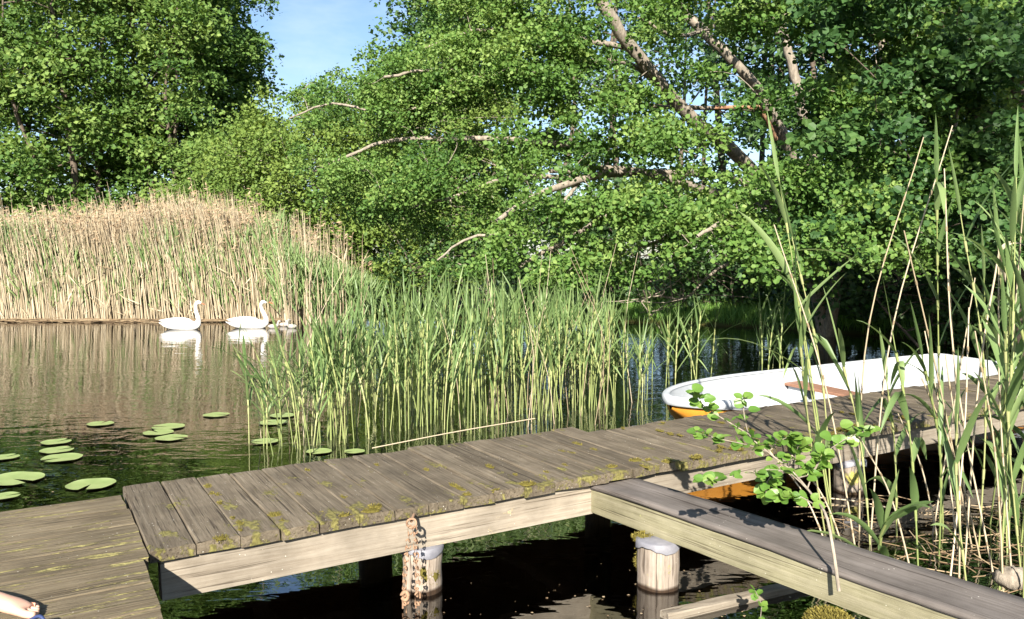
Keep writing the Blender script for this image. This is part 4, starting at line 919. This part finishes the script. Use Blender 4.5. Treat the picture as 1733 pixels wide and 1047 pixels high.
# the big leaning alder: stems and boughs follow real curves, leaf pads hang on them
def in_poly(x, y, poly):
    c = False
    for i in range(len(poly)):
        (xa, ya), (xb, yb) = poly[i], poly[(i+1) % len(poly)]
        if (ya > y) != (yb > y) and x < (xb-xa)*(y-ya)/(yb-ya)+xa: c = not c
    return c
def alder():
    b = P(1398, 556, 17.0); b[2] = .15; t = empty('alder', b); tag(t, 'old many-stemmed alder leaning left over the water with long low boughs', 'tree')
    gt, gb, gr, gc = Geo(), Geo(), Geo(), Geo()
    def Q(*a): return P(*a)-b
    stems = [([(1400, 575, 17), (1385, 500, 16.8), (1345, 400, 16.2), (1262, 280, 15), (1165, 195, 14), (1075, 90, 13.2), (1005, -20, 12.6), (960, -120, 12.2)], 0.17, .075),
             ([(1395, 560, 17.2), (1375, 450, 17), (1350, 300, 16.6), (1318, 215, 16), (1250, 110, 15.3), (1165, 30, 15), (1110, -60, 14.7)], .15, .07),
             ([(1405, 560, 17.3), (1395, 400, 17.2), (1372, 250, 17), (1345, 130, 16.8), (1325, 40, 16.7), (1310, -80, 16.6)], .14, .07),
             ([(1402, 565, 16.9), (1420, 470, 16.2), (1460, 330, 15), (1500, 150, 14.2), (1480, 0, 14), (1470, -80, 14)], .13, .07)]
    sk = []
    for pth, r0, r1 in stems: sk.append(limb(gt, [Q(*q) for q in pth], r0, r1, 10, 34))
    boughs = [([(1300, 325, 15.6), (1235, 300, 14.6), (1130, 292, 13.2), (1010, 285, 12.2), (930, 290, 11.6)], .075, .03), ([(1290, 350, 15.4), (1180, 318, 13.8), (1090, 292, 12.8), (1000, 298, 11.8), (900, 335, 11.0), (840, 375, 10.6)], .095, .03),
              ([(1150, 180, 13.9), (1060, 105, 13.4), (930, 112, 12.8), (860, 128, 12.4), (740, 118, 12.0), (650, 130, 11.8)], .05, .02), ([(1290, 185, 16), (1200, 182, 14.6), (1100, 178, 13.8), (1000, 165, 13), (950, 150, 12.6)], .045, .02),
              ([(1080, 290, 12.8), (960, 300, 12.2), (860, 300, 11.8), (780, 330, 11.5), (700, 350, 11.3)], .045, .018), ([(1000, 250, 12.6), (860, 235, 12.2), (760, 235, 12.2), (660, 238, 12.4), (590, 262, 12.6), (530, 290, 12.8)], .05, .018),
              ([(1180, 330, 14), (1060, 350, 12.4), (950, 410, 11.2), (880, 450, 10.6)], .05, .02), ([(1340, 400, 16), (1240, 370, 13.6), (1160, 390, 11.6), (1080, 420, 10.4)], .07, .02), ([(1370, 430, 16.4), (1350, 330, 13), (1290, 320, 10.6), (1230, 370, 9.4), (1180, 400, 9)], .07, .02),
              ([(1400, 380, 16.6), (1430, 250, 13), (1420, 200, 10.8), (1380, 260, 9.6), (1330, 330, 9)], .06, .02), ([(1060, 80, 13.2), (940, 60, 12.6), (820, 50, 12.3), (720, 80, 12.2)], .05, .015), ([(1450, 360, 15.2), (1480, 250, 12), (1500, 150, 10.6), (1480, 110, 10)], .06, .02),
              ([(1480, 200, 14.3), (1560, 160, 12), (1620, 180, 10.8), (1600, 250, 10.2)], .05, .018), ([(1370, 430, 16.4), (1400, 400, 13), (1440, 380, 11), (1500, 400, 10)], .05, .018), ([(1330, 60, 16.7), (1240, 40, 14), (1150, 60, 12.6), (1080, 30, 12)], .05, .02),
              ([(990, 298, 11.8), (900, 390, 10.9), (800, 400, 10.6), (740, 440, 10.4)], .03, .012), ([(860, 130, 12.4), (760, 165, 12.2), (660, 190, 12.2), (560, 175, 12.4), (490, 200, 12.6)], .03, .012)]
    bs = []
    for pth, r0, r1 in boughs: bs.append(limb(gb, [Q(*q) for q in pth], r0, r1, 7, 20))
    sk.append(limb(gr, [Q(*q) for q in [(1312, 235, 15.9), (1290, 190, 15.4), (1268, 181, 15), (1150, 182, 14.4), (1010, 168, 13.6)]], .055, .022, 7, 18))
    skel = np.concatenate(sk[:4]+bs+[sk[4]])
    # clumps
    poly = [(482, 190), (522, 140), (585, 112), (640, 78), (685, 48), (725, 10), (780, -40), (1640, -60), (1733, 60), (1640, 300), (1590, 420), (1500, 470), (1400, 440), (1330, 470), (1230, 440), (1130, 470), (1040, 490), (940, 480), (840, 470), (740, 455), (650, 420), (600, 350), (540, 320), (480, 260)]
    holes = [(480, 215, 42), (545, 240, 25), (1015, 70, 30), (1000, 195, 34), (1190, 305, 22), (1150, 245, 20), (1215, 340, 20), (560, 95, 22), (900, 20, 25), (1290, 110, 28), (1100, 130, 20), (870, 210, 22), (960, 330, 26), (1180, 60, 30), (690, 170, 18)]
    lanes = [[(1340, 395), (1262, 280), (1165, 195), (1075, 90), (1040, 40)], [(1318, 215), (1250, 110), (1200, 60)], [(1372, 250), (1345, 130), (1335, 60)], [(1235, 300), (1090, 292), (940, 292), (840, 370)], [(960, 405), (880, 450)], [(1000, 250), (760, 235), (600, 258)], [(1268, 181), (1100, 178)], [(1395, 570), (1385, 500), (1365, 440)]]
    def lane(px, py):
        for l in lanes:
            for (xa, ya), (xb, yb) in zip(l[:-1], l[1:]):
                tt = min(1, max(0, ((px-xa)*(xb-xa)+(py-ya)*(yb-ya))/((xb-xa)**2+(yb-ya)**2)))
                if math.hypot(px-xa-tt*(xb-xa), py-ya-tt*(yb-ya)) < 36: return True
        return False
    cens = []; rads = []; tries = 0
    while len(cens) < 640 and tries < 20000:
        tries += 1; px = 470+RS.rand()*1260; py = -60+RS.rand()*550
        if not in_poly(px, py, poly) or any(math.hypot(px-hx, py-hy) < hr for hx, hy, hr in holes): continue
        # rows of foliage with darker gaps between
        vn = math.sin(px/37.+2.1*math.sin(py/51.))*math.sin(py/33.+1.7*math.sin(px/47.+.5))
        if (vn > .36 and RS.rand() < .88) or (vn > .16 and RS.rand() < .4): continue
        row = math.sin(py/27.+1.3*math.sin(px/150.)+px/190.)+.5*math.sin(px/61.+py/80.)
        if row < -.25 and RS.rand() < .72: continue
        near = np.interp(px, [470, 800, 1150, 1300, 1500, 1700], [11.6, 10.6, 9.6, 8.6, 8.8, 9.6])+np.interp(py, [0, 250, 450], [1.3, .3, -.5])
        y = near+abs(RS.randn())*1.7
        if lane(px, py): 
            if RS.rand() < (.9 if px > 1050 else .62): continue
        if px > 1380 and 120 < py and RS.rand() < .25: continue
        c = P(px, py, y)-b; cens.append(c); rads.append(.16+.3*RS.rand()**1.4)
    cens = np.array(cens); rads = np.array(rads)
    attach(gb, skel, cens, .012, 4)
    lf = cens[:, 0]+b[0] < -.2
    pads(gc, cens[lf], rads[lf], .55, (460*(rads[lf]/.33)**2).astype(int), .044, 'alder', tilt=.75)
    pads(gc, cens[~lf], rads[~lf], .5, (330*(rads[~lf]/.33)**2).astype(int), .055, 'alder', tilt=.7)
    gt.build('trunk', M['bark'], t); gb.build('branches', M['bark'], t); gc.build('crown', M['alder'], t); gr.build('broken_branch', M['redbark'], t)
    # dead twigs low over the water
alder()
def dead_twigs():
    a = P(1195, 455, 11.5); t = empty('dead_branch', a); tag(t, 'bare pale dead branch with twigs hanging low over the dark water', 'branch')
    g = Geo()
    def Q(*q): return P(*q)-a
    L1 = limb(g, [Q(1320, 400, 14), Q(1240, 440, 12.5), Q(1195, 470, 11.5), Q(1160, 505, 11), Q(1110, 500, 10.8), Q(1085, 510, 10.7)], .03, .008, 6, 14)
    for k in range(4, 14):
        for _ in range(3):
            d = np.array((RS.randn()*.3-.1, RS.randn()*.2, RS.randn()*.22)); limb(g, [L1[k], L1[k]+d*.6+RS.randn(3)*.03, L1[k]+d+np.array((0, 0, .05))], .009, .003, 4, 5)
    g.build('twigs', M['bark'], t)
dead_twigs()
# right hand trunks with their own leaf pads
def righttree(name_lb, stem, r0, r1, polyc, n, lm, dr, seed):
    RS.seed(seed); b = P(*stem[0]); b[2] = .2; t = empty('alder', b); tag(t, name_lb, 'tree')
    gt, gb, gc = Geo(), Geo(), Geo(); sk = limb(gt, [np.array((0, 0, -.4))]+[P(*q)-b for q in stem[1:]], r0, r1, 10, 26)
    cens = []
    while len(cens) < n:
        px = polyc[0]+RS.rand()*(polyc[2]-polyc[0]); py = polyc[1]+RS.rand()*(polyc[3]-polyc[1]); 
        if math.sin(py/30.+px/70.)+RS.rand() < 0: continue
        cens.append(P(px, py, dr[0]+RS.rand()*(dr[1]-dr[0]))-b)
    cens = np.array(cens); rads = .2+.25*RS.rand(n); attach(gt, sk, cens, .012, 4); pads(gc, cens, rads, .45, (190*(rads/.33)**2).astype(int), .078, 'alder')
    gt.build('trunk', M['dbark'], t); gc.build('crown', M[lm], t)
righttree('alder with a dark trunk slanting behind the tall reeds at the right', [(1740, 560, 12.2), (1730, 440, 12.2), (1690, 330, 12), (1655, 200, 12), (1630, 80, 12), (1600, -40, 12)], .15, .09, (1380, -40, 1750, 430), 135, 'alder_shade', (8.6, 12.5), 11)
righttree('thick-trunked alder at the right picture edge', [(1800, 560, 13.5), (1765, 350, 13), (1725, 180, 12.6), (1715, 60, 12.6), (1700, -60, 12.6)], .2, .12, (1560, -60, 1900, 420), 130, 'alder_shade', (9.5, 14), 12)
RS.seed(99)
# off to the right and behind: unseen alder added to shade the boat and the right bank
def shade_tree():
    tree((8.2, -4.5, .2), 17, 4.6, 6.5, 'large unseen alder added beyond the right picture edge for its shade', None, leaf='alder', nclump=150, per=260, lsize=.14, trunks=2, bark='dbark', pr=(.7, 1.2))
shade_tree()
# grass on the bank
def bankgrass():
    g = Geo(); n = 70000; x = 3+RS.rand(n)*16; y = 11+RS.rand(n)*13; s = land(x, y); k = (s > -.25) & (s < 5); x, y, s = x[k], y[k], s[k]; n = len(x)
    z = np.where(s > 0, .12+.30*(1-np.exp(-np.maximum(s, 0)/3)), .12+s*.45)
    leaves(g, np.stack([x, y, z-.02], -1), np.stack([RS.randn(n)*.35, RS.randn(n)*.35, np.ones(n)], -1), np.stack([RS.randn(n), -np.ones(n), RS.randn(n)*.3], -1), .2+.25*RS.rand(n), 'strap', 0)
    tag(g.build('bank_grass', M['grass']), 'short green grass and moss on the bank behind the boat', 'grass', kind='stuff')
bankgrass()

# ------------------------------------------------------------------ seated person, only the toes reach the picture
def person():
    foot = G(62, 1032, ZD+.02)
    pv = np.array((foot[0]-1.12, foot[1]-.45, ZD+.13))
    me = bpy.data.meshes.new('body'); pts = []; ed = []; rad = []
    def add(p, r, par=None):
        pts.append(tuple(p)); rad.append(r); i = len(pts)-1
        if par is not None: ed.append((par, i))
        return i
    o = np.array((0., 0., 0.)); 
    pel = add(pv, (.15, .12)); w_ = add(pv+(-.06, 0, .18), (.13, .10), pel); ch = add(pv+(-.12, 0, .38), (.155, .11), w_); nk = add(pv+(-.12, 0, .53), (.055, .055), ch); nk2 = add(pv+(-.105, 0, .60), (.052, .052), nk)
    hd = add(pv+(-.085, 0, .68), (.075, .085), nk2); hd2 = add(pv+(-.085, 0, .77), (.08, .092), hd)
    for s_ in (-1, 1):
        sh = add(pv+(-.12, s_*.19, .47), (.055, .055), ch); el = add(pv+(-.28, s_*.26, .20), (.042, .042), sh); wr = add(pv+(-.36, s_*.27, -.06), (.028, .028), el); pm = add(pv+(-.40, s_*.28, -.10), (.04, .022), wr)
        for q in range(4): f1 = add(pv+(-.45, s_*.28+.02*(q-1.5), -.112), (.009, .009), pm); add(pv+(-.49+.006*abs(q-1.5), s_*.28+.026*(q-1.5), -.12), (.008, .008), f1)
        th_ = add(pv+(-.40, s_*.24, -.115), (.010, .010), pm)
    # visible leg
    an = np.array((foot[0]-.165, foot[1]-.03, ZD+.085)); kn = np.array((foot[0]-.57, foot[1]-.20, ZD+.20))
    hp = add(pv+(.02, .09, -.01), (.10, .10), pel); k1 = add(kn, (.062, .062), hp); sh = add(kn*.6+an*.4+np.array((-.02, 0, 0)), (.055, .055), k1); a1 = add(an, (.038, .038), sh)
    heel = add(an+(-.04, 0, -.045), (.034, .034), a1); mid = add(an+(.075, .01, -.035), (.040, .030), a1); bl = add(an+(.125, .02, -.052), (.044, .022), mid)
    toes = [(.188, -.016, .0145), (.182, .010, .0105), (.173, .030, .010), (.162, .048, .009), (.148, .064, .0085)]
    for dx, dy, r in toes: t1 = add(an+(.140, dy*.9+.005, -.062), (r, r), bl); add(an+(dx, dy+.006, -.068+(.003 if r > .012 else 0)), (r*.95, r*.9), t1)
    # other leg folded flat behind
    hp = add(pv+(.0, -.11, -.02), (.10, .10), pel); k1 = add(pv+(.40, -.34, -.04), (.062, .06), hp); a1 = add(pv+(.12, -.52, -.07), (.036, .036), k1); add(pv+(-.05, -.50, -.08), (.04, .026), a1)
    P0 = np.array((pv[0], pv[1], ZD)); me.from_pydata([tuple(np.array(p)-P0) for p in pts], ed, []); me.update()
    t = bpy.data.objects.new('person', me); C.objects.link(t); t.location = P0
    m = t.modifiers.new('Skin', 'SKIN'); m.use_smooth_shade = True; m.branch_smoothing = .3
    for i, v in enumerate(me.skin_vertices[0].data): v.radius = rad[i] if isinstance(rad[i], tuple) else (rad[i], rad[i]); v.use_root = (i == 0)
    sb = t.modifiers.new('Sub', 'SUBSURF'); sb.levels = 2; sb.render_levels = 2
    me.materials.append(M['skin']); tag(t, 'bare foot of a seated person reaching in at the lower left corner of the platform', 'person')
    # clothes: shorts and shirt as slightly larger skins
    def cloth(nm, plist, elist, mat):
        m2 = bpy.data.meshes.new(nm); m2.from_pydata([tuple(np.array(p[0])-P0) for p in plist], elist, []); m2.update(); o = bpy.data.objects.new(nm, m2); C.objects.link(o); o.parent = t
        mm = o.modifiers.new('Skin', 'SKIN'); mm.use_smooth_shade = True
        for i, v in enumerate(m2.skin_vertices[0].data): v.radius = (plist[i][1], plist[i][1]); v.use_root = (i == 0)
        q = o.modifiers.new('Sub', 'SUBSURF'); q.levels = 2; q.render_levels = 2; m2.materials.append(M[mat])
    cloth('shorts', [(pv, .165), (pv+(.02, .09, -.01), .115), ((pv+(.02, .09, -.01))*.45+kn*.55, .09), (pv+(.0, -.11, -.02), .115), (pv+(.22, -.24, -.03), .09), (pv+(-.03, 0, .1), .15)], [(0, 1), (1, 2), (0, 3), (3, 4), (0, 5)], 'denim')
    cloth('shirt', [(pv+(-.05, 0, .12), .15), (pv+(-.12, 0, .38), .172), (pv+(-.12, 0, .5), .075), (pv+(-.12, .19, .47), .075), (pv+(-.20, .23, .33), .065), (pv+(-.12, -.19, .47), .075), (pv+(-.20, -.23, .33), .065)], [(0, 1), (1, 2), (1, 3), (3, 4), (1, 5), (5, 6)], 'shirt')
    cloth('hair', [(pv+(-.105, 0, .70), .085), (pv+(-.10, 0, .79), .097)], [(0, 1)], 'hair')
    g = Geo(); fp = pv-P0
    V, Fc = sweep([(-.01, .72, .006, .012, 0), (.012, .725, .009, .018, 0), (.022, .715, .006, .008, 0)], 8); g.add(V+fp, Fc, 0, True); g.build('nose', M['skin'], t)
    for s_ in (-1, 1): g = Geo(); V, Fc = sweep([(-.008, .76, .008, .006, 0), (.002, .76, .008, .006, 0)], 8); V[:, 1] += s_*.03; g.add(V+fp, Fc); g.build('eye', M['black'], t)
    return foot
ft = person()
def shadow_sandal():  # made-up flip-flop standing in for the dark blue shadow by the toes
    p = G(85, 1064, ZD); g = Geo(); V = []; n = 28
    for z in (0.003, .020):
        for j in range(n):
            a = 2*math.pi*j/n; x = .125*math.cos(a); y = (.040+.008*math.cos(a))*math.sin(a); V.append((x, y, z))
    g.add(V, [(j, (j+1) % n, n+(j+1) % n, n+j) for j in range(n)], 0, True); g.parts.append((np.array([list(range(n, 2*n))]), 0, False, np.zeros(1)))
    t = empty('shadow_sandal', (p[0]-.06, p[1]-.04, ZD+.004), R(8)); g.build('sole', M['shadow_sandal'], t); tag(t, 'dark blue flip-flop added in place of the shadow beside the bare foot at the lower left', 'shadow_sandal')
    g = Geo(); V, Fc = tube(smoothpath([(.07, 0, .02), (.04, .02, .045), (-.01, .042, .02)], 9), .006, 6); g.add(V, Fc); V, Fc = tube(smoothpath([(.07, 0, .02), (.04, -.02, .045), (-.01, -.042, .02)], 9), .006, 6); g.add(V, Fc); g.build('strap', M['shadow_sandal'], t)
shadow_sandal()
